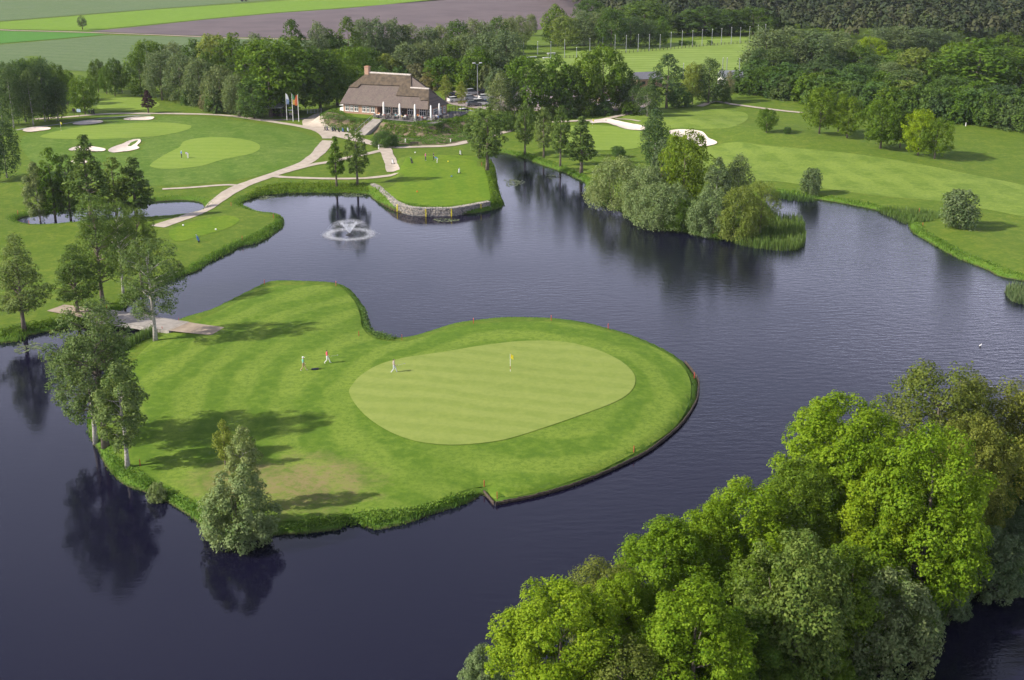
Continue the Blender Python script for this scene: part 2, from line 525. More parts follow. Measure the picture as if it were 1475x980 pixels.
def HZ(x, y):
    i = np.clip(np.searchsorted(xs, x) - 1, 0, len(xs) - 2); j = np.clip(np.searchsorted(ys, y) - 1, 0, len(ys) - 2)
    u = (x - xs[i]) / (xs[i + 1] - xs[i]); v = (y - ys[j]) / (ys[j + 1] - ys[j])
    return (ZZ[j, i] * (1 - u) + ZZ[j, i + 1] * u) * (1 - v) + (ZZ[j + 1, i] * (1 - u) + ZZ[j + 1, i + 1] * u) * v
def SDF(x, y):
    i = np.clip(np.searchsorted(xs, x) - 1, 0, len(xs) - 2); j = np.clip(np.searchsorted(ys, y) - 1, 0, len(ys) - 2)
    u = (x - xs[i]) / (xs[i + 1] - xs[i]); v = (y - ys[j]) / (ys[j + 1] - ys[j])
    return (SD[j, i] * (1 - u) + SD[j, i + 1] * u) * (1 - v) + (SD[j + 1, i] * (1 - u) + SD[j + 1, i + 1] * u) * v
def gp(px, py):
    """photo pixel -> point on the ground"""
    z = 0.8
    for _ in range(6):
        x, y = G(px, py, z)
        z = 0.4 * z + 0.6 * max(float(HZ(np.array(x), np.array(y))), -0.3)
    return Vector((x, y, float(HZ(np.array(x), np.array(y)))))

ny, nx = XX.shape
V = np.stack([XX, YY, ZZ], -1).reshape(-1, 3)
idx = np.arange(ny * nx).reshape(ny, nx)
Fq = np.stack([idx[:-1, :-1], idx[:-1, 1:], idx[1:, 1:], idx[1:, :-1]], -1).reshape(-1, 4)
me = mesh_np('ground', V, Fq, True)
at = me.attributes.new('shore', 'FLOAT', 'POINT')
at.data.foreach_set('value', SD.ravel().astype(np.float32))
_dx, _dy = gp(440, 695).xy
_dx2, _dy2 = gp(330, 690).xy
ROUGH = (0.124, 0.184, 0.026)
m_rough = grass_mat('rough_grass', ROUGH, shore=True, patch=0.6, dryspot=[(_dx, _dy, 8.5, 8.0, 0.95), (_dx2, _dy2, 5.0, 6.5, 0.8)])
ground = obj('ground', me, m_rough)
tag(ground, 'mown green golf course grass reaching to the horizon', 'grass', kind='structure')

# ------------------------------------------------------------------ water
def offset_poly(P, d):
    a = np.roll(P, 1, 0); b = np.roll(P, -1, 0)
    t = b - a; n = np.stack([t[:, 1], -t[:, 0]], -1); n /= np.linalg.norm(n, axis=1)[:, None] + 1e-9
    area = 0.5 * np.sum(P[:, 0] * np.roll(P[:, 1], -1) - np.roll(P[:, 0], -1) * P[:, 1])
    return P + n * d * (1 if area > 0 else -1)

def cdt(poly, step, extra=None):
    b0 = poly.min(0); b1 = poly.max(0)
    gx_, gy_ = np.meshgrid(np.arange(b0[0] + step / 2, b1[0], step), np.arange(b0[1] + step / 2, b1[1], step))
    gx_ = gx_.ravel(); gy_ = gy_.ravel()
    k = inside(poly, gx_, gy_)
    gx_, gy_ = gx_[k], gy_[k]
    if len(gx_):
        k = polydist(poly, gx_, gy_) > step * 0.35
        gx_, gy_ = gx_[k], gy_[k]
    pts = [Vector(p) for p in poly] + [Vector(p) for p in zip(gx_, gy_)]
    n = len(poly)
    vs, es, fs, *_ = delaunay_2d_cdt(pts, [(i, (i + 1) % n) for i in range(n)], [], 1, 1e-5)
    return np.array([(v.x, v.y) for v in vs]), [tuple(f) for f in fs]

def sheet(name, poly, step, off, mat, label, cat, follow=True):
    P, fs = cdt(np.asarray(poly), step)
    z = HZ(P[:, 0], P[:, 1]) + off if follow else np.full(len(P), off)
    me = bpy.data.meshes.new(name)
    me.from_pydata([(a, b, c) for (a, b), c in zip(P, z)], [], fs)
    me.polygons.foreach_set('use_smooth', [True] * len(me.polygons))
    bm = bmesh.new(); bm.from_mesh(me); bmesh.ops.recalc_face_normals(bm, faces=bm.faces)
    if sum(f.normal.z for f in bm.faces) < 0: bmesh.ops.reverse_faces(bm, faces=bm.faces)
    bm.to_mesh(me); bm.free()
    o = obj(name, me, mat)
    return tag(o, label, cat, kind='structure')

m_water, nt, b = new_mat('lake_water')
t = NT(nt)
b.inputs['Base Color'].default_value = (0.005, 0.0045, 0.016, 1)
b.inputs['Roughness'].default_value = 0.045
b.inputs['IOR'].default_value = 1.333
b.inputs['Specular IOR Level'].default_value = 0.5
Xw, Yw, Zw = t.xyz()
calm = t.math('MULTIPLY_ADD', Xw, 0.006, -0.08)
calm = t.ramp(t.math('ADD', calm, t.noise(0.022, 3, 0.5)), [(0.30, 0.14), (0.95, 1.0)])
v1 = t.mapping((1.0, 1.0, 1), (0, 0, R(-28)))
v2 = t.mapping((0.55, 1.5, 1), (0, 0, R(-20)))
h = t.math('ADD', t.math('MULTIPLY', t.noise(0.9, 4, 0.6, v2), 0.7), t.math('MULTIPLY', t.noise(3.6, 2, 0.6, v1), 0.22))
nb = nt.nodes.new('ShaderNodeBump'); nb.inputs['Distance'].default_value = 0.16
nt.links.new(h, nb.inputs['Height']); nt.links.new(t.math('MULTIPLY', calm, 0.75), nb.inputs['Strength'])
nt.links.new(nb.outputs[0], b.inputs['Normal'])
lp = offset_poly(lake_poly, 1.2)
sheet('lake', lp, 60, 0.0, m_water, 'dark rippled lake surrounding the island green', 'lake', follow=False)
sheet('pond', offset_poly(pond_poly, 1.2), 60, 0.002, m_water, 'small still pond beside the trees and the pale path', 'pond', follow=False)

# ------------------------------------------------------------------ mown areas, sand, paths
m_sand = pmat('bunker_sand', (0.68, 0.58, 0.51), (0.56, 0.47, 0.41), 1.2, 0.95, 0.4, 6)
m_whitesand = pmat('white_sand', (0.68, 0.60, 0.54), (0.58, 0.50, 0.44), 1.2, 0.95, 0.3, 6)
m_path = pmat('gravel_path', (0.46, 0.395, 0.33), (0.36, 0.305, 0.25), 0.7, 0.95, 0.5, 9)
gcx, gcy = gp(760, 560).xy
m_island = grass_mat('island_fairway', (0.106, 0.180, 0.019), dryspot=[(_dx, _dy, 8.5, 8.0, 0.95), (_dx2, _dy2, 5.0, 6.5, 0.8)], stripes=None, rings=(gcx, gcy, 5.6, 1.0, 0.75), patch=0.45, dry=(0.160, 0.230, 0.034), lush=(0.076, 0.142, 0.015))
m_green = grass_mat('putting_green', (0.205, 0.258, 0.058), patch=0.35, fine=0.45, stripes=[(R(76), 3.4, 0.5)], dry=(0.250, 0.295, 0.078), lush=(0.155, 0.215, 0.045))
m_green2 = grass_mat('practice_green', (0.175, 0.255, 0.042), patch=0.4, fine=0.45, stripes=[(R(80), 3.4, 0.4)], dry=(0.23, 0.295, 0.06), lush=(0.14, 0.225, 0.034))
m_apron = grass_mat('practice_apron', (0.112, 0.186, 0.028), patch=0.8, fine=0.9, dry=(0.175, 0.235, 0.055), stripes=[(R(20), 8.0, 0.3)])
m_fair = grass_mat('fairway', (0.155, 0.218, 0.038), patch=0.6, fine=0.7, stripes=[(R(8), 7.0, 0.6), (R(82), 12.0, 0.45)], dry=(0.205, 0.275, 0.052))
m_tee = grass_mat('tee_grass', (0.130, 0.215, 0.020), patch=0.45, fine=0.7, stripes=[(R(5), 5.0, 0.35)])
m_range = grass_mat('range_grass', (0.165, 0.235, 0.042), patch=0.3, fine=0.3, stripes=[(R(86), 7.0, 0.7)], dry=(0.25, 0.33, 0.09))

def px_poly(pts, k=4, z=None):
    return catmull([gp(*p).xy for p in pts], k)

island_fair = [(192,522),(215,497),(255,474),(300,456),(345,434),(382,416),(440,411),(485,415),(507,430),(518,452),(522,472),(538,488),(575,493),(600,489),(655,472.5),(740,464),(825,467),(912,489.5),(972,518),(995,553),(986,596),(950,633),(870,676),(785,706),(716,719),(695,702),(640,718),(580,734),(520,738),(455,748),(390,752),(330,745),(285,728),(240,705),(200,684),(172,655),(158,620),(160,580),(172,548)]
sheet('island_fairway', px_poly(island_fair), 0.8, 0.06, m_island, 'striped mown grass surrounding the island putting green', 'fairway')
green_px = [(503,567),(508,555),(520,542),(545,527),(580,517),(640,508),(700,498),(760,492),(815,494),(860,505),(895,522),(913,540),(914,556),(902,571),(875,585),(820,605),(770,622),(725,635),(680,641),(640,642),(600,637),(565,625),(535,607),(515,588)]
green_poly = px_poly(green_px)
sheet('putting_green', green_poly, 1.0, 0.11, m_green, 'pale yellow-green oval putting green on the island', 'putting green')
apron_px = [(30,200),(70,186),(140,172),(220,168),(310,170),(380,180),(430,190),(462,205),(452,222),(425,238),(370,254),(300,264),(230,268),(150,266),(90,258),(45,232)]
sheet('practice_apron', px_poly(apron_px), 2.2, 0.035, m_apron, 'mown grass of the practice area beside the upper left bunkers', 'fairway')
sheet('practice_green', px_poly([(58,197),(80,190),(120,183),(170,179),(225,177),(262,179),(276,183),(262,190),(220,197),(170,200),(120,201),(75,200)]), 1.8, 0.075, m_green2, 'long pale practice green between the upper left bunkers', 'putting green')
sheet('practice_green', px_poly([(217,237),(240,222),(258,213),(268,203),(305,198),(340,200),(366,205),(375,213),(362,222),(322,230),(288,240),(244,244),(222,242)]), 1.6, 0.075, m_green2, 'pale practice green under the two standing golfers', 'putting green')
sheet('practice_green', px_poly([(140,150),(150,144),(175,141),(205,142),(228,148),(226,154),(200,159),(160,160),(142,157)]), 2.0, 0.05, m_green2, 'small pale green beside the purple-leaved tree', 'putting green')
sheet('practice_green', px_poly([(790,188),(835,181),(880,182),(915,188),(935,200),(920,213),(880,217),(840,216),(800,205)]), 1.8, 0.075, m_green2, 'pale green with a yellow flag behind four slim trees', 'putting green')
sheet('fairway', px_poly([(960,235),(1010,215),(1060,205),(1100,210),(1160,215),(1230,222),(1320,236),(1400,252),(1500,275),(1500,312),(1420,302),(1350,290),(1280,284),(1200,274),(1120,262),(1040,262),(985,258)]), 3.0, 0.04, m_fair, 'broad striped fairway right of the willow thicket', 'fairway')
sheet('fairway', px_poly([(900,165),(950,158),(1010,157),(1060,160),(1078,168),(1060,182),(1010,186),(940,183),(905,175)]), 2.6, 0.04, m_fair, 'mown light green patch above the white bunker', 'fairway')
sheet('tee_lawn', px_poly([(575,228),(640,224),(688,228),(700,252),(708,280),(700,291),(682,297),(645,301),(603,300),(576,295),(556,286),(548,277),(572,262)]), 1.5, 0.035, m_tee, 'bright green tee lawn behind the stone gabion wall', 'lawn')
sheet('tee_lawn', px_poly([(243,334),(262,324),(300,314),(330,311),(345,317),(330,328),(290,340),(255,348)]), 1.5, 0.04, m_tee, 'short mown tee at the lakeside beside the pale path', 'lawn')
sheet('driving_range', px_poly([(745,92),(800,80),(860,71),(930,66),(1010,58),(1085,55),(1100,70),(1095,100),(1060,112),(980,110),(900,112),(840,105),(760,100)]), 9, 0.09, m_range, 'light striped driving range grass behind the car park', 'lawn')

sand_labels = ['leftmost thin sand bunker beside the grey path rim', 'flat sand bunker below the round light tree', 'oval sand bunker nearest the purple-leaved tree', 'large forked sand bunker right of the pond trees', 'sand bunker partly hidden behind the pond trees', 'smallest sand bunker glimpsed between the pond trees', 'curved sandy bunker along the path behind the slim trees', 'bright white bunker behind the willow thicket']
for i, bp in enumerate(bunkers):
    sheet('sand_bunker', bp, 0.6, 0.16, m_whitesand if i >= 6 else m_sand, sand_labels[i], 'bunker')

path_n = 0
def path(pts, width, label, name='path', mat=None, px=True):
    global path_n
    path_n += 1
    P = catmull([gp(*p).xy for p in pts] if px else pts, 6, closed=False)
    # resample about every metre
    seg = np.r_[0, np.cumsum(np.linalg.norm(np.diff(P, axis=0), axis=1))]
    n = max(3, int(seg[-1] / 1.0))
    s = np.linspace(0, seg[-1], n)
    Q = np.stack([np.interp(s, seg, P[:, 0]), np.interp(s, seg, P[:, 1])], -1)
    T = np.gradient(Q, axis=0); T /= np.linalg.norm(T, axis=1)[:, None]
    Nn = np.stack([-T[:, 1], T[:, 0]], -1)
    cols = 5
    rr = np.random.RandomState(path_n)
    jl = np.convolve(rr.randn(n + 4), np.ones(5) / 5, 'valid') * 0.18
    jr = np.convolve(rr.randn(n + 4), np.ones(5) / 5, 'valid') * 0.18
    wd = width if np.isscalar(width) else np.interp(np.linspace(0, 1, n), np.linspace(0, 1, len(width)), width)
    Vv = []
    for c in range(cols):
        f = c / (cols - 1) * 2 - 1
        q = Q + Nn * (f * (wd / 2) + np.where(f < 0, jl, jr) * abs(f))[:, None]
        Vv.append(np.c_[q, HZ(q[:, 0], q[:, 1]) + 0.055 + 0.007 * path_n])
    Vv = np.stack(Vv, 1).reshape(-1, 3)
    ix = np.arange(n * cols).reshape(n, cols)
    F_ = np.stack([ix[:-1, :-1], ix[1:, :-1], ix[1:, 1:], ix[:-1, 1:]], -1).reshape(-1, 4)[:, ::-1]
    me = mesh_np(name, Vv, F_, True)
    o = obj(name, me, mat or m_path)
    return tag(o, label, 'path', kind='structure')

path([(226,327),(250,319),(271,312),(298,300),(315,288),(329,278),(349,268),(373,259),(403,249),(436,237),(454,225),(466,212),(474,203)], [2.9, 2.7, 2.7, 2.8, 3.0], 'pale gravel path winding from the pond to the clubhouse')
path([(472,200),(461,190),(441,184),(407,178),(373,173),(339,168),(305,165.5),(237,164),(170,164),(136,165.5),(95,169),(50,172)], 2.3, 'pale path along the trees behind the practice greens')
path([(217,166),(180,168),(140,172),(90,179),(50,184),(24,188)], 0.9, 'thin grey path rim behind the upper left bunkers', mat=pmat('grey_rim', (0.33, 0.33, 0.33), (0.26, 0.26, 0.27), 1.0, 0.95))
path([(345,268),(325,267),(295,269),(271,271),(234,273)], 1.2, 'narrow pale path leading left above the pond')
path([(398,252),(425,244),(454,237),(475,234),(500,228),(530,222),(560,214)], 1.7, 'diagonal pale path behind the two lakeside trees')
path([(388,254),(415,256),(450,257.5),(485,258),(525,257.5),(555,254.5),(572,250)], 1.6, 'pale path along the lakeside hedge bank')
path([(553,212),(558,222),(562,233),(567,248)], 2.7, 'short broad path beside the tee lawn')
path([(470,196),(488,196.5),(510,200.5),(530,206),(550,211),(572,213),(603,212),(637,211),(660,208),(680,203),(722,192),(748,186)], [4.0, 4.2, 2.4, 2.2, 2.2, 2.2, 2.0, 1.8], 'pale path passing below the clubhouse bank')
path([(462,186),(452,181),(450,174),(458,168),(468,164)], [4.5, 5.0, 5.0, 4.6, 4.2], 'wide pale forecourt path beside the flagpoles')
path([(455,183),(480,192),(505,196)], [4.5, 5.5, 5.0], 'gravel forecourt where the golf trolleys stand')
path([(446,171),(425,172.5),(400,173.5),(375,174)], 2.2, 'dark paved strip in front of the wooden shelter', mat=pmat('dark_paving', (0.16, 0.15, 0.15), (0.11, 0.1, 0.1), 1.0, 0.9))
path([(795,176.5),(830,175),(865,174),(890,168),(920,161),(945,156)], 1.8, 'pale path curving behind the flagged right green')
path([(886,172),(905,173),(921,175.5)], 1.0, 'short pale spur path above the curved bunker')
path([(1008,154),(1029,147),(1056,151),(1093,156),(1125,160),(1155,163)], 1.8, 'pale path crossing the far right lawn')

# fields beyond the course
m_f1 = grass_mat('grey_crop', (0.115, 0.165, 0.070), patch=0.3, fine=0.5, stripes=[(R(70), 9, 0.3)], dry=(0.15, 0.19, 0.09))
m_f2 = grass_mat('bright_crop', (0.150, 0.250, 0.024), patch=0.3, fine=0.2, dry=(0.19, 0.28, 0.04))
m_f3 = grass_mat('dark_crop', (0.075, 0.20, 0.030), patch=0.2, fine=0.2)
m_soil = pmat('ploughed_soil', (0.115, 0.085, 0.088), (0.085, 0.062, 0.066), 0.05, 0.95, 0.5, 0.8)
m_track = pmat('field_track', (0.36, 0.27, 0.22), None, 0.3, 0.95)
def wpx(pts, z=0.3):
    return np.array([G(x, y, z) for x, y in pts])
def far_sheet(name, pts, mat, off, label, cat):
    off = 0.12
    P = np.array(pts); n = []
    for i in range(len(P)):
        a, b_ = P[i], P[(i + 1) % len(P)]
        k = max(1, int(np.linalg.norm(b_ - a) / 25))
        n += [a + (b_ - a) * j / k for j in range(k)]
    return sheet(name, np.array(n), 25, off, mat, label, cat)
far_sheet('crop_field', wpx([(-260,105),(-260,50),(0,66),(156,52),(330,56),(520,60),(640,60),(560,100),(330,112),(200,108),(100,104)]), m_f1, 0.10, 'grey-green crop field behind the left tree belt', 'field')
far_sheet('crop_field', wpx([(-260,48),(-260,26),(0,46),(60,47.5),(129,49),(156,51),(0,64)]), m_f3, 0.10, 'dark green wedge of field at the left edge', 'field')
far_sheet('crop_field', wpx([(-260,48),(-260,46),(0,33),(100,25),(220,15),(356,6),(460,-2),(640,-14),(640,1),(500,12),(400,19),(300,28),(200,38),(129,45),(60,44),(0,43)]), m_f2, 0.10, 'bright green field strip beside the ploughed field', 'field')
far_sheet('ploughed_field', wpx([(129,46.5),(200,39.5),(300,29),(400,20),(500,13),(610,2),(700,-6),(880,-8),(860,14),(800,40),(700,56),(520,58),(330,54.5)]), m_soil, 0.10, 'dark purple-brown ploughed field', 'field')
far_sheet('crop_field', wpx([(-400,10),(-400,-30),(200,-40),(600,-44),(900,-40),(860,-12),(640,-16),(460,-4),(340,5),(220,14),(100,23.5),(0,31.5),(-200,42)]), m_f1, 0.10, 'grey-green crop field at the top left corner', 'field')
path([(-100,36),(0,43.5),(60,45.5),(129,47.5),(230,51),(330,55.2),(450,57.5)], 2.6, 'pale farm track below the ploughed field', name='farm_track', mat=m_track)
# ------------------------------------------------------------------ trees
LM = dict(
    maple=leaf_mat('maple_leaves', (0.160, 0.262, 0.012), 0.28, 0.42, hue=(0.255, 0.36, 0.025)),
    park=leaf_mat('parkland_leaves', (0.105, 0.175, 0.015), 0.28, 0.38, hue=(0.165, 0.245, 0.028)),
    olive=leaf_mat('olive_leaves', (0.137, 0.169, 0.029), 0.3, 0.35, hue=(0.208, 0.234, 0.046)),
    alder=leaf_mat('alder_leaves', (0.098, 0.160, 0.036), 0.28, 0.35, hue=(0.16, 0.23, 0.06)),
    alderlight=leaf_mat('light_alder_leaves', (0.135, 0.195, 0.055), 0.25, 0.35, hue=(0.21, 0.27, 0.095)),
    willow=leaf_mat('willow_leaves', (0.17, 0.232, 0.085), 0.2, 0.3, hue=(0.245, 0.305, 0.135)),
    greywillow=leaf_mat('grey_willow_leaves', (0.120, 0.170, 0.068), 0.24, 0.3, hue=(0.19, 0.24, 0.11)),
    oak=leaf_mat('oak_leaves', (0.088, 0.162, 0.016), 0.3, 0.36, hue=(0.145, 0.232, 0.028)),
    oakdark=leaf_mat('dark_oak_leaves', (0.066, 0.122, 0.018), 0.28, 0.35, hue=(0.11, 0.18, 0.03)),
    birch=leaf_mat('birch_leaves', (0.065, 0.113, 0.038), 0.28, 0.3, hue=(0.116, 0.174, 0.058)),
    golden=leaf_mat('golden_leaves', (0.170, 0.225, 0.040), 0.25, 0.38, hue=(0.25, 0.30, 0.075)),
    hedge=leaf_mat('hazel_leaves', (0.075, 0.142, 0.032), 0.28, 0.3, hue=(0.123, 0.203, 0.051)),
    tan=leaf_mat('tan_leaves', (0.190, 0.178, 0.081), 0.2, 0.25, hue=(0.253, 0.241, 0.127)),
    purple=leaf_mat('purple_leaves', (0.052, 0.023, 0.031), 0.3, 0.25, hue=(0.091, 0.039, 0.052)),
    pine=leaf_mat('pine_needles', (0.034, 0.046, 0.022), 0.35, 0.1, hue=(0.06, 0.068, 0.03)),
    blossom=leaf_mat('pale_blossom', (0.360, 0.320, 0.270), 0.15, 0.3),
    reed=leaf_mat('reed_leaves', (0.085, 0.15, 0.04), 0.3, 0.3, hue=(0.13, 0.2, 0.06)),
    lush=leaf_mat('bank_leaves', (0.098, 0.195, 0.029), 0.3, 0.35, hue=(0.169, 0.286, 0.052)),
)
m_bark = pmat('bark', (0.16, 0.13, 0.10), (0.08, 0.065, 0.05), 5, 0.9, 0.6, 14)
m_barkpale = pmat('pale_bark', (0.42, 0.40, 0.36), (0.20, 0.18, 0.16), 4, 0.85, 0.5, 12)

def leaves(rs, C, Nrm, size, aspect=0.62):
    """rhombic folded leaf sprays at points C facing Nrm"""
    n = len(C)
    a = rs.randn(n, 3); a -= Nrm * np.sum(a * Nrm, 1)[:, None]; a /= np.linalg.norm(a, axis=1)[:, None] + 1e-9
    b = np.cross(Nrm, a)
    s = (size * (0.65 + 0.7 * rs.rand(n)))[:, None]
    w = s * aspect * (0.7 + 0.5 * rs.rand(n))[:, None]
    v0 = C - a * s * 0.5; v2 = C + a * s * 0.5 - Nrm * s * 0.12
    v1 = C + b * w * 0.5 + Nrm * s * 0.10 + a * s * 0.05; v3 = C - b * w * 0.5 + Nrm * s * 0.10 - a * s * 0.05
    V = np.stack([v0, v1, v2, v3], 1).reshape(-1, 3)
    F_ = np.arange(n * 4).reshape(n, 4)
    return V, F_

ENV = {
    'round': lambda t: np.sqrt(np.clip(1 - (2 * t - 0.95) ** 2, 0.02, 1)) ,
    'egg': lambda t: np.clip(np.sin(np.pi * np.clip(t * 0.86 + 0.14, 0, 1)) ** 0.75, 0.12, 1),
    'cone': lambda t: np.clip((1 - t) ** 0.75 * (0.35 + 0.65 * np.clip(t / 0.22, 0, 1)), 0.07, 1),
    'dome': lambda t: np.clip(np.sqrt(np.clip(1 - t ** 2.2, 0, 1)) * (0.82 + 0.18 * np.clip(t / 0.3, 0, 1)), 0.1, 1),
    'column': lambda t: np.clip(np.sin(np.pi * np.clip(t * 0.8 + 0.17, 0, 1)) ** 0.5, 0.12, 1),
    'bell': lambda t: np.clip(0.20 * (1 - t) + 0.85 * np.exp(-(np.clip(t, 0, 1) / 0.46) ** 2.0), 0.04, 1),
    'spire': lambda t: np.clip((1 - t) ** 1.3, 0.04, 1),
}
PROTO = {}
def make_tree(key, H, Wd, base, env, leaf, nleaf, seed, mat, lobes=26, lr=0.34, clump=0.0, cpl=20, trunk=0.02, bark=None, hollow=0.55, droop=0.0, lean=0.0, limbs=9, stems=1, flat=1.0):
    """unit prototype at real size; returns (trunk mesh, crown mesh)"""
    rs = np.random.RandomState(seed)
    f = ENV[env]
    cz0 = base * H; ch = H - cz0; Rw = Wd / 2
    # lobe centres spread over the crown volume, biased outward
    tt = (np.arange(lobes) + rs.rand(lobes)) / lobes
    tt = 0.04 + 0.90 * tt ** (1.0 if env in ('round', 'column', 'egg') else 1.25)
    ang = np.arange(lobes) * 2.399963 + rs.rand(lobes) * 0.9
    rad = f(tt) * Rw
    lrad = lr * Rw * (0.55 + 0.85 * rs.rand(lobes)) * np.clip(0.45 + 0.55 * f(tt), 0.3, 1)
    off = np.clip(rad - lrad * 0.85, 0, None) * np.sqrt(hollow + (1 - hollow) * rs.rand(lobes)) * (0.88 + 0.3 * rs.rand(lobes))
    LC = np.stack([np.cos(ang) * off, np.sin(ang) * off, cz0 + tt * ch - lrad * 0.15], -1)
    LC[:, 2] = np.minimum(LC[:, 2], H - lrad * 0.75 * flat)
    LC[:, 2] = np.maximum(LC[:, 2], cz0 + (lrad * 0.35 if base > 0.03 else 0.0))
    LC[:, 0] += lean * (LC[:, 2] / H) ** 1.3
    wts = lrad ** 2; cnt = np.maximum(8, (wts / wts.sum() * nleaf)).astype(int)
    Cs, Ns = [], []
    for c, r, k in zip(LC, lrad, cnt):
        if clump > 0:
            kc = max(4, int(k / cpl))
            d = rs.randn(kc, 3); d /= np.linalg.norm(d, axis=1)[:, None]
            d[:, 2] = np.where((d[:, 2] < -0.25) & (rs.rand(kc) < 0.6), -d[:, 2], d[:, 2])
            cc = c + d * (r * (0.62 + 0.42 * rs.rand(kc)))[:, None] * np.array([1, 1, flat])
            kk = np.repeat(np.arange(kc), max(1, k // kc))
            e = rs.randn(len(kk), 3); e /= np.linalg.norm(e, axis=1)[:, None]
            e = e * (clump * (0.35 + 0.65 * rs.rand(len(kk))) ** 0.6)[:, None]
            e -= d[kk] * (np.sum(e * d[kk], 1) * 0.45)[:, None]
            p = cc[kk] + e
            nn = d[kk] * 0.7 + e / clump * 0.55 + rs.randn(len(kk), 3) * 0.35 + np.array([0, 0, 0.45])
        else:
            d = rs.randn(k, 3); d /= np.linalg.norm(d, axis=1)[:, None]
            d[:, 2] = np.where((d[:, 2] < -0.3) & (rs.rand(k) < 0.6), -d[:, 2], d[:, 2])
            wob = 1 + 0.16 * np.sin(d[:, 0] * 5 + c[0] * 3) * np.sin(d[:, 1] * 5 + c[1]) + 0.12 * np.sin(d[:, 2] * 8 + c[2])
            p = c + d * (r * wob * (0.60 + 0.45 * rs.rand(k) ** 0.7))[:, None] * np.array([1, 1, flat])
            nn = d * 0.75 + rs.randn(k, 3) * 0.45 + np.array([0, 0, 0.4])
        if droop:
            p[:, 2] -= droop * rs.rand(len(p)) ** 2 * r
        nn /= np.linalg.norm(nn, axis=1)[:, None]
        Cs.append(p); Ns.append(nn)
    C = np.concatenate(Cs); Nn = np.concatenate(Ns)
    kx = C[:, 2] > 0.05
    C, Nn = C[kx], Nn[kx]
    V, F_ = leaves(rs, C, Nn, leaf)
    crown = mesh_np(key + '_crown', V, F_)
    crown.materials.append(LM[mat])
    mb = MB()
    for s_ in range(stems):
        a0 = rs.rand() * 6.28
        bx, by = (0, 0) if stems == 1 else (math.cos(a0) * Rw * 0.12, math.sin(a0) * Rw * 0.12)
        r0 = trunk * H / (1 if stems == 1 else 1.5)
        top = min(0.93, base + 0.72 * (1 - base)) * H
        pts = []; rr = []
        for i in range(7):
            q = i / 6
            pts.append((bx * (1 + 2 * q) + lean * (q * top / H) ** 1.3 + 0.012 * H * math.sin(q * 5 + a0) * q, by * (1 + 2 * q) + 0.012 * H * math.cos(q * 4 + a0) * q, q * top - (0.25 if i == 0 else 0)))
            rr.append(r0 * (1.25 if i == 0 else 1 - 0.80 * q))
        mb.tube(pts, rr, 7)
        if s_ == 0:
            order = np.argsort(-lrad)[:limbs]
            for li in order:
                c = LC[li]
                z0 = max(base * H * 0.75, min(c[2] - 0.45 * math.hypot(c[0], c[1]), top * 0.92))
                q = z0 / top
                p0 = Vector((lean * (z0 / H) ** 1.3, 0, z0)); p1 = Vector(c)
                mid = p0.lerp(p1, 0.5) + Vector((0, 0, 0.04 * H * (rs.rand() - 0.3)))
                mb.tube([p0, mid, p1], [r0 * 0.45 * (1 - 0.6 * q), r0 * 0.28 * (1 - 0.6 * q), r0 * 0.08], 5, caps=False)
    tr = mb.mesh(key + '_trunk', True)
    tr.materials.append(bark or m_bark)
    PROTO[key] = (tr, crown, float(C[:, 2].max()), 2 * float(np.percentile(np.hypot(C[:, 0], C[:, 1]), 97)), mat)

# foreground, big in the picture
make_tree('maple_a', 13, 9.5, 0.16, 'round', 0.20, 46000, 1, 'maple', lobes=84, lr=0.23, clump=0.46, cpl=24, hollow=0.4)
make_tree('maple_b', 13, 9.0, 0.14, 'egg', 0.20, 44000, 2, 'maple', lobes=80, lr=0.23, clump=0.46, cpl=24, hollow=0.4)
make_tree('maple_c', 12, 9.5, 0.15, 'dome', 0.20, 44000, 3, 'maple', lobes=76, lr=0.25, clump=0.48, cpl=24, hollow=0.4)
make_tree('olive_a', 13, 9.0, 0.18, 'round', 0.22, 15000, 4, 'olive', lobes=42, lr=0.30, clump=0.55, cpl=12, limbs=20)
make_tree('willow_near', 10, 8.5, 0.05, 'round', 0.24, 24000, 5, 'greywillow', lobes=46, lr=0.28, clump=0.50, cpl=20, stems=3)
make_tree('shrub_near', 7, 8.0, 0.0, 'dome', 0.22, 20000, 6, 'willow', lobes=46, lr=0.27, clump=0.42, cpl=18, stems=3, trunk=0.012)
make_tree('alder_near', 15, 8.2, 0.20, 'egg', 0.21, 13500, 7, 'alder', lobes=80, lr=0.20, clump=0.46, cpl=14, limbs=40, bark=m_bark, hollow=0.25)
make_tree('alder_near_b', 13, 8.5, 0.24, 'round', 0.21, 11500, 8, 'alder', lobes=70, lr=0.21, clump=0.46, cpl=14, limbs=36, hollow=0.25, bark=m_barkpale)
make_tree('alder_near_c', 12, 8.0, 0.20, 'cone', 0.22, 9000, 9, 'alder', lobes=74, lr=0.20, clump=0.46, cpl=13, limbs=40, hollow=0.25, flat=0.7)
make_tree('birch_near', 11, 5.0, 0.22, 'egg', 0.24, 8000, 10, 'alderlight', lobes=30, lr=0.32, clump=0.45, cpl=14, bark=m_barkpale, limbs=18)
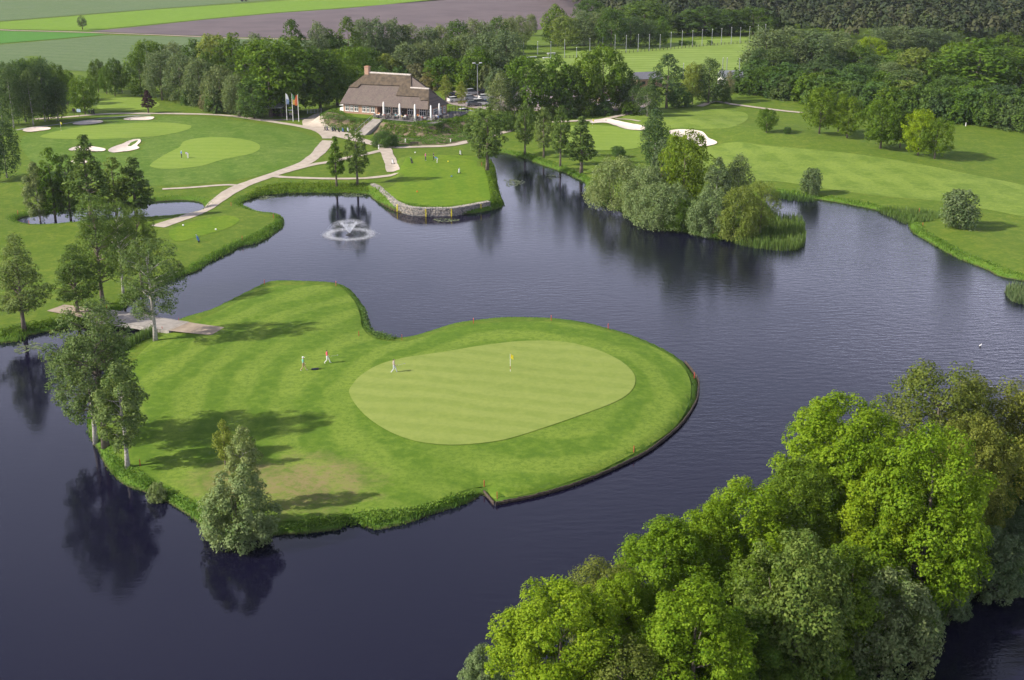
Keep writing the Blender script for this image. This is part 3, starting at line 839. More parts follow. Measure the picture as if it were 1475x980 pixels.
# middle distance
make_tree('alder_slim', 13, 5.5, 0.22, 'cone', 0.34, 4200, 20, 'alder', lobes=52, lr=0.24, clump=0.42, cpl=10, limbs=20, hollow=0.35, flat=0.75)
make_tree('alder_slim_b', 13, 5.5, 0.20, 'egg', 0.34, 4600, 21, 'alder', lobes=52, lr=0.25, clump=0.42, cpl=10, limbs=20, hollow=0.35)
make_tree('oak_round', 11, 10, 0.13, 'round', 0.36, 8500, 22, 'park', lobes=46, lr=0.30, clump=0.65, cpl=16)
make_tree('oak_round_b', 11, 10, 0.12, 'round', 0.36, 8500, 23, 'park', lobes=42, lr=0.32, clump=0.65, cpl=16)
make_tree('willow_dome', 8, 11, 0.0, 'dome', 0.26, 17000, 24, 'willow', lobes=64, lr=0.24, stems=3, trunk=0.012, hollow=0.85)
make_tree('willow_dome_b', 8, 10, 0.0, 'dome', 0.26, 17000, 25, 'willow', lobes=54, lr=0.27, stems=3, trunk=0.012, hollow=0.85)
make_tree('bush_round', 5, 5.2, 0.04, 'round', 0.26, 5200, 26, 'greywillow', lobes=30, lr=0.33, stems=3, trunk=0.012)
make_tree('birch_mid', 14, 8, 0.12, 'column', 0.36, 6000, 27, 'birch', lobes=36, lr=0.34, droop=0.9, bark=m_barkpale, trunk=0.012)
make_tree('birch_mid_b', 14, 7.5, 0.14, 'egg', 0.36, 5500, 28, 'birch', lobes=34, lr=0.34, droop=1.0, bark=m_barkpale, trunk=0.012)
make_tree('young', 6, 3.0, 0.18, 'egg', 0.24, 1800, 29, 'golden', lobes=20, lr=0.38, limbs=8)
# belts and woods
make_tree('belt_oak', 16, 13, 0.08, 'round', 0.62, 5200, 40, 'oak', lobes=40, lr=0.30, clump=1.1, cpl=13)
make_tree('belt_oak_b', 16, 12, 0.06, 'egg', 0.62, 5000, 41, 'oak', lobes=36, lr=0.33, clump=1.1, cpl=13)
make_tree('belt_willow', 14, 10, 0.03, 'round', 0.44, 6500, 42, 'greywillow', lobes=36, lr=0.33, droop=0.35)
make_tree('belt_willow_b', 14, 10, 0.03, 'column', 0.44, 6500, 43, 'greywillow', lobes=32, lr=0.36, droop=0.35)
make_tree('belt_cone', 16, 9, 0.05, 'egg', 0.50, 4200, 44, 'oakdark', lobes=40, lr=0.30, clump=0.8, cpl=12)
make_tree('belt_shrub', 7, 9, 0.0, 'dome', 0.44, 4200, 45, 'hedge', lobes=34, lr=0.30, stems=2, clump=0.55, cpl=14)
make_tree('belt_shrub_b', 7, 9, 0.0, 'dome', 0.44, 4200, 46, 'hedge', lobes=28, lr=0.33, stems=2, clump=0.6, cpl=14)

def tree(name, key, bx, by, ty, wpx_, label, cat='tree', mat=None, group=None, rz=None, base=None):
    p = base if base is not None else gp(bx, by)
    tr, cr, H0, W0, m0 = PROTO[key]
    s = FPX / depth_at(p.y, p.z)
    H = (by - ty) / (s * math.cos(PITCH))
    Wm = wpx_ / s
    t_ = thing(name, label, cat, (p.x, p.y, p.z - 0.03), rnd.random() * 6.28 if rz is None else rz, group)
    k = Wm / W0; kz = H / H0
    t_.scale = (k, k, kz)
    obj('trunk', tr, None, t_)
    obj('crown', cr, LM[mat or m0], t_, slot_obj=True)
    return t_

ORD = ['first', 'second', 'third', 'fourth', 'fifth', 'sixth', 'seventh', 'eighth', 'ninth', 'tenth', 'eleventh', 'twelfth', 'thirteenth', 'fourteenth', 'fifteenth', 'sixteenth', 'seventeenth', 'eighteenth', 'nineteenth', 'twentieth',
       'twenty-first', 'twenty-second', 'twenty-third', 'twenty-fourth', 'twenty-fifth', 'twenty-sixth', 'twenty-seventh', 'twenty-eighth', 'twenty-ninth', 'thirtieth', 'thirty-first', 'thirty-second', 'thirty-third', 'thirty-fourth', 'thirty-fifth', 'thirty-sixth']
LOOK = {'oak': 'mid green', 'oakdark': 'dark green', 'greywillow': 'grey-green', 'willow': 'pale grey-green', 'birch': 'dark feathery', 'golden': 'yellow-green', 'hedge': 'deep green', 'tan': 'tan', 'alder': 'green', 'alderlight': 'light green', 'maple': 'bright green', 'park': 'fresh green', 'olive': 'olive', 'pine': 'dull olive'}

def row(name, kind, place, items, group, cat='tree'):
    """items (key, bx, by, ty, w, mat or None); labelled by their order along the row"""
    items = sorted(items, key=lambda q: q[1])
    for i, (key, bx, by, ty, w, m) in enumerate(items):
        mm = m or PROTO[key][4]
        tree(name, key, bx, by, ty, w * (1.3 if key.startswith('belt') and 'shrub' not in key else 1.18 if key.startswith('birch') else 1.0), '%s %s, %s from the left %s' % (LOOK[mm], kind, ORD[i].replace('-', '‑') if 0 else ORD[i], place), cat, m, group)

# ---- foreground wood, bottom right
FG = 'trees of the foreground wood'
WFG = 1.14
for a in [
    ('maple_tree', 'maple_a', 803, 1050, 822, 165, 'bright green maple at the lower left end of the foreground wood', None),
    ('maple_tree', 'maple_b', 955, 935, 738, 150, 'bright green maple leaning over the lake above the olive tree', None),
    ('maple_tree', 'maple_c', 1065, 885, 686, 150, 'bright green maple halfway up the wood beside the open lake', None),
    ('maple_tree', 'maple_b', 995, 1055, 822, 160, 'bright green maple at the bottom edge, right of the brown-olive tree', None),
    ('maple_tree', 'maple_a', 1195, 800, 562, 165, 'tallest bright green maple at the upper lake edge of the wood', None),
    ('maple_tree', 'maple_c', 1320, 875, 606, 165, 'broad bright green maple in the middle of the upper wood', None),
    ('maple_tree', 'maple_b', 1250, 860, 668, 125, 'lower bright green maple in front of the two tallest maples', None),
    ('maple_tree', 'maple_c', 1140, 850, 655, 120, 'green maple between the halfway maple and the tallest maple', 'park'),
    ('olive_tree', 'olive_a', 868, 960, 795, 110, 'dull olive tree between the two lower left maples', None),
    ('olive_tree', 'olive_a', 890, 1090, 905, 130, 'brownish olive tree at the bottom edge of the picture', None),
    ('olive_tree', 'olive_a', 1335, 735, 518, 150, 'sparse olive tree at the top of the foreground wood', None),
    ('olive_tree', 'olive_a', 1412, 715, 540, 140, 'sparse olive tree with a visible leaning trunk at the right edge', None),
    ('olive_tree', 'olive_a', 1490, 745, 560, 130, 'olive tree cut by the right edge of the picture', None),
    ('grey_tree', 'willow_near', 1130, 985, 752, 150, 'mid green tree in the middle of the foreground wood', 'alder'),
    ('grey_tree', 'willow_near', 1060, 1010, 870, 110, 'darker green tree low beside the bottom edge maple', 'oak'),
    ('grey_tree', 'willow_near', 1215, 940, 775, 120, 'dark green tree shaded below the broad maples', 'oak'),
    ('maple_tree', 'maple_a', 1085, 960, 790, 110, 'smaller green maple beside the middle tree of the wood', 'park'),
    ('maple_tree', 'maple_b', 890, 985, 815, 105, 'green maple between the lower left maple and the lakeside maple', 'maple'),
    ('maple_tree', 'maple_c', 1225, 830, 615, 120, 'green maple filling the gap left of the broad maple', 'maple'),
    ('maple_tree', 'maple_a', 1385, 800, 590, 110, 'olive green maple right of the broad maple', 'olive'),
    ('maple_tree', 'maple_b', 1015, 905, 715, 110, 'green maple between the two lakeside maples', 'maple'),
    ('willow_shrub', 'shrub_near', 1275, 962, 812, 128, 'large grey-green willow shrub at the lower right shore', 'greywillow'),
    ('willow_shrub', 'shrub_near', 1420, 852, 756, 98, 'grey willow shrub at the right shore of the wood', 'greywillow'),
    ('willow_shrub', 'shrub_near', 1360, 884, 818, 66, 'small grey willow shrub between two larger willow shrubs', 'greywillow'),
    ('willow_shrub', 'shrub_near', 1478, 800, 728, 80, 'willow shrub cut by the right edge above the shore', 'greywillow'),
    ('willow_shrub', 'shrub_near', 697, 1010, 922, 62, 'small pale willow shrub at the lower left tip of the wood', None),
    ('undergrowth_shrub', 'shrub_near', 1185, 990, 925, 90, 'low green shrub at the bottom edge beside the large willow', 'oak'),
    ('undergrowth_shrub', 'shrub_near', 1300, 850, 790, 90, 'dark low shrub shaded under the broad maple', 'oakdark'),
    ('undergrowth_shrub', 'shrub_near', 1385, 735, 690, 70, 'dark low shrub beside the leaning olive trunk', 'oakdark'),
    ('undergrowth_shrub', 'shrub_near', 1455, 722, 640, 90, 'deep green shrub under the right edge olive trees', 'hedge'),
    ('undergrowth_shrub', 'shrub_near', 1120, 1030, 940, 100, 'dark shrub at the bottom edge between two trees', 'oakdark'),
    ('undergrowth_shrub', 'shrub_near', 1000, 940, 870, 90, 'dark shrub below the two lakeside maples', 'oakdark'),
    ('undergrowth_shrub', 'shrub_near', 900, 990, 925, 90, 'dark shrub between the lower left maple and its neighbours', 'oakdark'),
    ]:
    tree(a[0], a[1], a[2], a[3], a[4], a[5] * WFG, a[6], 'shrub' if 'shrub' in a[0] else 'tree', a[7], FG)

# ---- left lakeside and island
for a in [
    ('alder_tree', 'alder_near_c', 35, 476, 340, 78, 'conical alder standing alone at the left edge bank', 'alderlight'),
    ('alder_tree', 'alder_near_c', 112, 452, 354, 70, 'spreading alder behind the near end of the bridge', 'alder'),
    ('alder_tree', 'alder_near', 148, 438, 282, 84, 'tall dark alder with a bent trunk at the bridge head', 'alder'),
    ('alder_tree', 'alder_near_b', 178, 424, 290, 60, 'tall slim alder just right of the bent alder', 'alder'),
    ('alder_tree', 'alder_near', 205, 418, 300, 64, 'dark alder behind the light bridge tree', 'alder'),
    ('alder_tree', 'alder_near_b', 224, 491, 342, 92, 'light grey-green tree with a straight trunk beside the bridge', 'alderlight'),
    ('alder_tree', 'alder_near', 152, 643, 428, 140, 'largest airy tree on the west bank of the island', 'alderlight'),
    ('alder_tree', 'alder_near_b', 138, 638, 478, 112, 'tree leaning over the water at the west bank of the island', 'alderlight'),
    ('birch_tree', 'birch_near', 184, 674, 522, 76, 'pale-stemmed birch nearest the dry patch on the island', None),
    ('young_tree', 'young', 325, 674, 602, 32, 'small slim yellow-green tree behind the willow bush', 'golden'),
    ('willow_bush', 'shrub_near', 345, 778, 668, 112, 'broad pale willow bush at the south shore of the island', None),
    ('pale_tree', 'birch_near', 356, 735, 611, 50, 'slim pale tree rising out of the island willow bush', 'willow'),
    ('bank_shrub', 'shrub_near', 228, 724, 692, 30, 'small pale shrub on the island bank left of the willow bush', None),
    ('pond_tree', 'birch_near', 58, 320, 222, 42, 'leftmost grey-green tree beside the small pond', 'greywillow'),
    ('pond_tree', 'alder_slim_b', 80, 319, 203, 44, 'bright green tree beside the small pond, second from the left', 'oak'),
    ('pond_tree', 'alder_slim_b', 102, 318, 212, 44, 'green tree in the middle of the small pond trees', 'alder'),
    ('pond_tree', 'alder_slim', 132, 318, 200, 58, 'tall tree in front of the forked bunker', 'alder'),
    ('pond_tree', 'alder_slim_b', 168, 312, 216, 46, 'tree at the right end of the small pond, left of the wide one', 'alder'),
    ('pond_tree', 'alder_slim', 197, 310, 216, 56, 'wide tree at the right end of the small pond', 'alder'),
    ('dark_tree', 'birch_mid', 10, 256, 172, 46, 'dark dense tree at the left edge above the pond', 'birch'),
    ('dark_tree', 'birch_mid_b', -8, 262, 180, 40, 'dark tree cut by the left edge above the pond', 'birch'),
    ('lakeside_tree', 'alder_slim', 485, 270, 200, 27, 'small slim tree at the lakeside path, left of its taller neighbour', 'oak'),
    ('lakeside_tree', 'alder_slim_b', 515, 268, 184, 36, 'taller slim tree at the lakeside path behind the fountain', 'alder'),
    ('lakeside_tree', 'alder_slim_b', 702, 248, 156, 52, 'broad tree at the right corner of the tee lawn', 'alder'),
    ('lakeside_tree', 'alder_slim_b', 691, 228, 160, 44, 'tree just behind the broad tree of the tee lawn', 'alder'),
    ('lakeside_tree', 'alder_slim_b', 756, 223, 152, 30, 'first slim tree from the left on the right channel bank', 'alder'),
    ('lakeside_tree', 'alder_slim_b', 783, 228, 158, 30, 'second slim tree from the left on the right channel bank', 'alderlight'),
    ('lakeside_tree', 'alder_slim_b', 807, 240, 157, 30, 'third slim tree from the left on the right channel bank', 'alder'),
    ('lakeside_tree', 'alder_slim', 837, 251, 172, 44, 'conical tree at the right end of the channel bank row', 'alder'),
    ('birch_tree', 'birch_mid_b', 942, 250, 158, 42, 'dark drooping birch beside the white bunker', 'birch'),
    ('maple_tree', 'oak_round', 983, 306, 190, 78, 'tall bright green tree rising out of the willow thicket', 'park'),
    ('grey_tree', 'alder_slim_b', 952, 290, 205, 36, 'grey-green tree between the birch and the bright thicket tree', 'greywillow'),
    ('grey_tree', 'birch_mid_b', 1062, 300, 224, 42, 'grey-green birch on the right of the thicket', 'greywillow'),
    ('grey_tree', 'birch_near', 1030, 320, 230, 40, 'thin grey birch with pale stem in the thicket', 'greywillow'),
    ('willow_shrub', 'willow_dome', 884, 297, 226, 84, 'leftmost round pale willow of the lakeside thicket', None),
    ('willow_shrub', 'willow_dome_b', 930, 312, 240, 74, 'second round willow from the left in the lakeside thicket', None),
    ('willow_shrub', 'willow_dome', 958, 326, 262, 92, 'largest round willow in the middle of the thicket', None),
    ('willow_shrub', 'willow_dome_b', 1022, 340, 275, 66, 'round willow right of the largest thicket willow', None),
    ('willow_shrub', 'willow_dome', 980, 330, 285, 50, 'light green round shrub at the foot of the thicket', 'oak'),
    ('willow_shrub', 'willow_dome_b', 1062, 343, 270, 62, 'yellowish green shrub beside the reeds', 'golden'),
    ('willow_shrub', 'olive_a', 1094, 340, 262, 56, 'pale yellow airy shrub at the right tip of the thicket', 'golden'),
    ('round_bush', 'bush_round', 1168, 283, 245, 32, 'round grey bush at the far shore right of the thicket', None),
    ('round_bush', 'bush_round', 1379, 328, 275, 58, 'round grey-green bush alone on the right lawn by the shore', None),
    ('round_bush', 'bush_round', 890, 226, 211, 22, 'small dark bush on the lawn above the leftmost willow', 'hedge'),
    ('young_tree', 'oak_round_b', 1104, 191, 158, 32, 'small multi-stemmed tree on the grassy mound', 'oak'),
    ('round_bush', 'bush_round', 1134, 193, 183, 11, 'tiny bush beside the small mound tree', 'hedge'),
    ('parkland_tree', 'oak_round', 1180, 193, 128, 54, 'leftmost rounded bright tree of the row on the right lawn', 'park'),
    ('parkland_tree', 'oak_round_b', 1220, 199, 142, 46, 'second rounded tree of the row on the right lawn', 'park'),
    ('parkland_tree', 'oak_round', 1268, 214, 145, 66, 'largest rounded tree in the middle of the lawn row', 'park'),
    ('parkland_tree', 'oak_round_b', 1322, 224, 160, 54, 'yellowish rounded tree second from the right in the lawn row', 'maple'),
    ('parkland_tree', 'oak_round', 1346, 229, 172, 50, 'rightmost rounded tree of the row on the right lawn', 'park'),
    ('parkland_tree', 'oak_round_b', 1207, 190, 138, 36, 'green tree half hidden behind the first two lawn row trees', 'park'),
    ('parkland_tree', 'oak_round', 1296, 213, 160, 40, 'dark tree half hidden right of the largest lawn row tree', 'oakdark'),
    ('lone_tree', 'alder_slim_b', 119, 43, 24, 15, 'lone small tree on the farm track far away', 'greywillow'),
    ('purple_tree', 'alder_slim', 214, 163, 132, 20, 'small dark purple-leaved tree beside the path', 'purple'),
    ('round_tree', 'oak_round', 123, 165, 112, 44, 'rounded mid green tree beside the two path signs', 'oak'),
    ('young_tree', 'young', 642, 146, 110, 21, 'left one of two young yellow-green trees behind the clubhouse', 'golden'),
    ('young_tree', 'young', 665, 148, 118, 18, 'right one of two young yellow-green trees behind the clubhouse', 'golden'),
    ('blossom_shrub', 'bush_round', 298, 161, 136, 22, 'pale blossoming shrub at the edge of the tree belt', 'tan'),
    ('hedge_bush', 'willow_dome_b', 554, 211, 189, 40, 'dense clipped bush at the path fork beside the bench', 'hedge'),
    ]:
    tree(a[0], a[1], a[2], a[3], a[4], a[5], a[6], 'bush' if 'bush' in a[0] else 'shrub' if 'shrub' in a[0] else 'tree', a[7])

# ---- belts
row('birch_tree', 'birch', 'in the dark clump at the left edge', [('birch_mid', 4, 181, 95, 34, None), ('birch_mid_b', 20, 184, 97, 34, None), ('birch_mid', 37, 176, 90, 36, None), ('birch_mid_b', 48, 181, 102, 34, None), ('birch_mid', 65, 175, 88, 36, None), ('birch_mid_b', 84, 174, 112, 32, None), ('oak_round_b', 70, 174, 118, 38, 'oakdark'), ('oak_round', 86, 162, 94, 34, 'oakdark')], 'dark birches at the left edge')
row('round_tree', 'rounded tree', 'behind the left birch clump', [('oak_round_b', 36, 150, 88, 36, 'oak'), ('oak_round', 98, 152, 103, 30, 'oak'), ('belt_oak', 58, 148, 86, 36, 'oak'), ('oak_round', 14, 150, 92, 34, 'oakdark')], 'rounded trees behind the birches')
row('round_tree', 'slender tree', 'in the foursome before the crop field', [('oak_round_b', 142, 133, 88, 26, 'oakdark'), ('oak_round', 154, 136, 98, 22, 'oak'), ('oak_round_b', 166, 139, 87, 30, 'oakdark'), ('oak_round', 176, 134, 93, 22, 'oak')], 'four trees before the crop field')
row('belt_tree', 'tree', 'in front row behind the practice greens', [('belt_willow', 204, 139, 76, 36, 'oakdark'), ('belt_willow_b', 234, 144, 76, 40, None), ('belt_willow', 262, 148, 78, 38, None), ('belt_willow_b', 289, 153, 86, 36, None), ('belt_willow', 319, 162, 97, 44, None), ('belt_willow_b', 345, 168, 108, 38, None), ('belt_willow', 366, 171, 112, 40, 'hedge'), ('belt_shrub', 309, 163, 128, 34, None), ('belt_shrub_b', 275, 152, 122, 30, None)], 'front row behind the practice greens')
row('belt_tree', 'tree', 'in the second row behind the practice greens', [('belt_oak', 216, 122, 62, 46, 'oak'), ('belt_willow', 250, 122, 64, 36, None), ('belt_oak_b', 283, 124, 60, 40, 'oakdark'), ('belt_oak', 312, 126, 54, 48, 'golden'), ('belt_oak_b', 338, 128, 52, 44, 'oak'), ('belt_cone', 353, 132, 70, 40, 'oakdark'), ('belt_willow', 371, 124, 52, 34, None), ('belt_oak_b', 300, 140, 78, 40, 'oakdark')], 'second row behind the practice greens')
row('oak_tree', 'large spreading oak', 'behind the flagpoles and shelter', [('belt_oak', 390, 168, 62, 72, 'oak'), ('belt_oak_b', 426, 164, 60, 82, 'oak'), ('belt_oak', 462, 160, 76, 66, 'oakdark'), ('belt_oak_b', 486, 152, 76, 56, 'oak'), ('belt_oak', 510, 140, 72, 48, 'oak')], 'large oaks left of the clubhouse')
row('belt_tree', 'tall tree', 'in the skyline row before the brown field', [('belt_cone', 424, 118, 34, 34, None), ('belt_willow', 461, 118, 36, 30, None), ('belt_oak_b', 477, 116, 46, 40, 'oakdark'), ('belt_cone', 503, 114, 30, 34, 'oakdark'), ('belt_willow_b', 525, 108, 30, 30, None), ('belt_willow', 543, 108, 30, 28, None), ('belt_willow_b', 564, 106, 31, 32, None), ('belt_cone', 582, 104, 40, 30, 'birch'), ('belt_willow', 594, 104, 38, 28, None), ('belt_willow_b', 617, 102, 41, 34, None), ('belt_willow', 636, 101, 39, 28, None), ('belt_willow_b', 659, 98, 32, 34, 'oakdark'), ('belt_willow', 681, 96, 31, 32, None), ('belt_willow_b', 699, 92, 34, 28, None), ('belt_willow', 718, 84, 27, 30, 'oakdark'), ('belt_willow_b', 733, 78, 27, 24, None), ('belt_willow', 749, 68, 25, 22, None), ('belt_willow_b', 765, 52, 22, 15, None)], 'skyline row before the ploughed field')
row('belt_tree', 'tree', 'in the middle row behind the clubhouse', [('belt_oak', 525, 128, 71, 48, 'oak'), ('belt_oak_b', 556, 124, 80, 40, 'golden'), ('belt_willow', 588, 120, 64, 42, None), ('belt_willow_b', 610, 118, 62, 36, None), ('belt_willow', 634, 114, 60, 34, None), ('belt_oak', 652, 112, 62, 34, 'oak'), ('belt_willow_b', 670, 112, 50, 40, None), ('belt_willow', 700, 122, 50, 48, None), ('belt_willow_b', 730, 124, 48, 46, None), ('belt_oak_b', 690, 128, 70, 44, 'oak')], 'middle row behind the clubhouse')
row('belt_shrub', 'low shrub', 'just behind the clubhouse roof', [('belt_shrub', 600, 128, 94, 40, 'tan'), ('belt_shrub_b', 622, 130, 98, 34, 'tan'), ('belt_oak', 640, 130, 84, 46, 'oak'), ('belt_shrub', 676, 132, 84, 44, 'oak'), ('belt_shrub_b', 700, 132, 96, 36, 'greywillow'), ('belt_shrub', 575, 130, 98, 36, 'hedge'), ('belt_shrub', 548, 134, 98, 40, 'hedge'), ('belt_shrub_b', 715, 138, 100, 36, 'greywillow')], 'shrubs behind the clubhouse roof', 'shrub')
row('oak_tree', 'tree', 'in the row beside the car park', [('birch_mid_b', 722, 172, 106, 34, 'greywillow'), ('birch_mid', 741, 172, 114, 30, 'birch'), ('belt_oak', 757, 170, 86, 52, 'oak'), ('belt_oak_b', 799, 166, 84, 54, 'oak'), ('belt_oak', 822, 166, 98, 40, 'oakdark'), ('belt_oak_b', 843, 163, 78, 44, 'oak'), ('belt_oak', 868, 160, 71, 48, 'oak'), ('belt_oak_b', 896, 158, 94, 36, 'oak'), ('birch_mid', 910, 162, 112, 32, 'birch'), ('birch_mid_b', 932, 168, 124, 32, 'birch')], 'row beside the car park')
row('hedge_shrub', 'low shrub', 'below the car park trees', [('belt_shrub', 728, 188, 162, 32, 'hedge'), ('belt_shrub_b', 764, 175, 156, 36, 'oakdark'), ('belt_shrub', 790, 172, 152, 34, 'oakdark'), ('belt_shrub_b', 815, 170, 150, 34, 'hedge'), ('belt_shrub', 842, 168, 148, 34, 'oakdark'), ('belt_shrub_b', 870, 165, 147, 34, 'hedge'), ('belt_shrub', 905, 165, 147, 34, 'oakdark')], 'shrubs below the car park trees', 'shrub')
row('round_tree', 'tree', 'beyond the right end of the car park', [('belt_cone', 960, 156, 82, 40, 'birch'), ('oak_round', 997, 150, 93, 34, 'golden'), ('belt_willow', 1020, 149, 87, 34, 'birch'), ('belt_shrub', 980, 154, 128, 34, 'hedge'), ('belt_shrub_b', 1040, 147, 116, 28, 'hedge'), ('young', 1050, 142, 104, 16, 'tan')], 'trees right of the car park')
row('range_tree', 'tree', 'on the far side of the driving range', [('belt_oak', 814, 72, 26, 36, 'golden'), ('belt_oak_b', 800, 66, 10, 34, 'oak'), ('belt_willow', 842, 66, 18, 32, None), ('belt_willow_b', 862, 66, 20, 30, None), ('belt_oak', 880, 70, 16, 36, 'oakdark'), ('belt_willow', 908, 68, 26, 32, 'birch'), ('belt_willow_b', 936, 67, 30, 26, 'birch'), ('belt_oak_b', 952, 64, 26, 24, 'oak'), ('belt_oak', 928, 52, 4, 64, 'oakdark'), ('belt_oak_b', 1014, 50, 11, 72, 'oakdark'), ('belt_oak', 1084, 50, 13, 54, 'oakdark'), ('belt_oak_b', 1128, 46, 19, 34, 'oakdark'), ('belt_oak', 850, 48, 3, 40, 'oakdark'), ('belt_oak_b', 990, 50, 18, 40, 'oakdark'), ('belt_oak', 1050, 51, 16, 40, 'oakdark')], 'trees beyond the driving range')
row('wood_tree', 'tree', 'at the back of the right wood', [('belt_willow_b', 1102, 112, 44, 54, 'greywillow'), ('belt_willow', 1136, 110, 42, 52, 'greywillow'), ('belt_willow_b', 1170, 110, 46, 52, 'greywillow'), ('belt_willow', 1206, 106, 48, 50, 'greywillow'), ('belt_oak', 1252, 92, 56, 38, 'maple'), ('belt_willow_b', 1269, 78, 41, 44, 'greywillow'), ('belt_willow', 1296, 78, 39, 44, 'greywillow'), ('belt_willow_b', 1324, 77, 41, 40, 'greywillow'), ('belt_willow', 1344, 76, 44, 34, 'greywillow'), ('belt_willow_b', 1368, 75, 47, 34, 'greywillow'), ('belt_oak', 1390, 58, 30, 34, 'oak'), ('belt_oak_b', 1412, 58, 32, 34, 'oak'), ('belt_willow', 1424, 66, 42, 40, 'greywillow'), ('belt_oak', 1462, 60, 30, 42, 'oak'), ('belt_oak_b', 1450, 76, 48, 40, 'oak')], 'back rows of the right wood')
row('wood_tree', 'tree', 'in the middle of the right wood', [('belt_willow', 1095, 117, 72, 34, 'birch'), ('belt_willow_b', 1120, 118, 70, 40, 'birch'), ('belt_cone', 1166, 112, 66, 32, 'birch'), ('belt_oak_b', 1190, 116, 80, 36, 'birch'), ('belt_cone', 1207, 112, 82, 30, 'birch'), ('belt_oak', 1236, 110, 68, 40, 'oakdark'), ('belt_willow', 1258, 115, 80, 38, 'birch'), ('belt_oak_b', 1290, 116, 74, 46, 'oak'), ('belt_oak', 1316, 120, 72, 50, 'golden'), ('belt_willow_b', 1278, 122, 90, 32, 'willow'), ('belt_willow', 1312, 128, 100, 34, 'willow'), ('belt_oak_b', 1341, 122, 78, 44, 'oakdark'), ('belt_oak', 1372, 118, 64, 44, 'oak'), ('belt_oak_b', 1404, 134, 60, 96, 'oak'), ('belt_oak', 1440, 118, 70, 50, 'oakdark'), ('belt_oak_b', 1468, 132, 74, 56, 'oak'), ('belt_oak', 1496, 132, 70, 50, 'oakdark')], 'middle rows of the right wood')
hed = []
edge = [(1072, 134), (1110, 141), (1157, 147), (1200, 158), (1260, 166), (1330, 173), (1367, 176), (1420, 182), (1475, 189), (1530, 196)]
ex = np.array([e[0] for e in edge]); ey = np.array([e[1] for e in edge])
i = 0
for x in np.arange(1074, 1510, 18.5):
    y = float(np.interp(x, ex, ey))
    hed.append(('belt_shrub' if i % 2 else 'belt_shrub_b', x + rnd.uniform(-4, 4), y - 1, y - 33 - 16 * (x - 1074) / 400 + rnd.uniform(-5, 5), 54 + rnd.uniform(-4, 10), ['hedge', 'oakdark', 'hedge', 'birch', 'hedge', 'oak'][i % 6])); i += 1
row('hedge_shrub', 'shrub', 'along the right wood front edge', hed, 'front edge of the right wood', 'shrub')
hed = []
for x in np.arange(1090, 1500, 22):
    y = float(np.interp(x, ex, ey)) - 13
    hed.append(('belt_shrub' if i % 2 else 'belt_shrub_b', x + rnd.uniform(-5, 5), y, y - 34 + rnd.uniform(-6, 5), 60 + rnd.uniform(-6, 8), ['hedge', 'oak', 'hedge', 'oakdark', 'golden', 'hedge'][i % 6])); i += 1
row('hedge_shrub', 'shrub', 'in the right wood second row', hed, 'second row of the right wood', 'shrub')
hed = []
for x in np.arange(1100, 1500, 34):
    y = float(np.interp(x, ex, ey)) - 28
    hed.append(('belt_oak' if i % 2 else 'belt_shrub_b', x + rnd.uniform(-6, 6), y, y - 34 + rnd.uniform(-6, 5), 52 + rnd.uniform(-6, 8), ['oak', 'birch', 'oakdark', 'hedge'][i % 4])); i += 1
row('hedge_shrub', 'tall shrub', 'in the right wood third row', hed, 'third row of the right wood', 'shrub')

# ---- far pine forest reads as one mass
rs = np.random.RandomState(5)
Vs, Fs, n0, Tn = [], [], 0, []
def pine_blob(x, y, h, r, k):
    d = rs.randn(k, 3); d /= np.linalg.norm(d, axis=1)[:, None]; d[:, 2] = np.abs(d[:, 2]) * 0.9 + 0.0
    rr = r * (0.75 + 0.4 * rs.rand(k))
    p = np.stack([x + d[:, 0] * rr, y + d[:, 1] * rr, h * 0.62 + d[:, 2] * h * 0.42 * (0.8 + 0.3 * rs.rand(k))], -1)
    nn = d + rs.randn(k, 3) * 0.22 + np.array([0, 0, 0.2]); nn /= np.linalg.norm(nn, axis=1)[:, None]
    return leaves(rs, p, nn, r * 0.62, 0.85)
edgef = np.array([G(830, 26, 0), G(900, 38, 0), G(1000, 47, 0), G(1100, 52, 0), G(1140, 64, 0), G(1250, 78, 0), G(1400, 76, 0), G(1560, 88, 0)])
cnt = 0
for yy in np.arange(440, 1500, 7.0):
    stepx = 4.6 + max(0, yy - 700) * 0.004
    for xx in np.arange(20, 0.46 * yy + 60, stepx):
        x = xx + rs.uniform(-2, 2); y = yy + rs.uniform(-3, 3)
        if y < np.interp(x, edgef[:, 0], edgef[:, 1]) + (0 if x > edgef[0, 0] else (edgef[0, 0] - x) * 6): continue
        if rs.rand() < 0.12: continue
        h = rs.uniform(10, 15.5)
        v, f_ = pine_blob(x, y, h, rs.uniform(2.0, 3.1), 40 if y < 700 else 24 if y < 1000 else 14)
        Vs.append(v); Fs.append(f_ + n0); n0 += len(v); cnt += 1; Tn.append(np.full(len(v), rs.rand() * 0.7 + 0.3 * (np.sin(x * 0.03) * np.sin(y * 0.021) * 0.5 + 0.5)))
me = mesh_np('pine_forest', np.concatenate(Vs), np.concatenate(Fs))
print('pines', cnt, 'faces', sum(len(q) for q in Fs))
at = me.attributes.new('tint', 'FLOAT', 'POINT'); at.data.foreach_set('value', np.concatenate(Tn).astype(np.float32))
m_pine, nt, b = new_mat('pine_forest_needles'); t = NT(nt)
pc = t.ramp(t.attr('tint'), [(0.0, (0.026, 0.042, 0.020)), (0.5, (0.042, 0.058, 0.026)), (0.85, (0.070, 0.072, 0.036)), (1.0, (0.055, 0.088, 0.022))])
nt.links.new(t.mix(t.ramp(t.noise(0.9, 3, 0.7), [(0.4, 0.4), (0.6, 0.0)]), pc, (0.020, 0.030, 0.016)), b.inputs['Base Color']); b.inputs['Roughness'].default_value = 0.8; b.inputs['Specular IOR Level'].default_value = 0.05
pf = obj('pine_forest', me, m_pine)
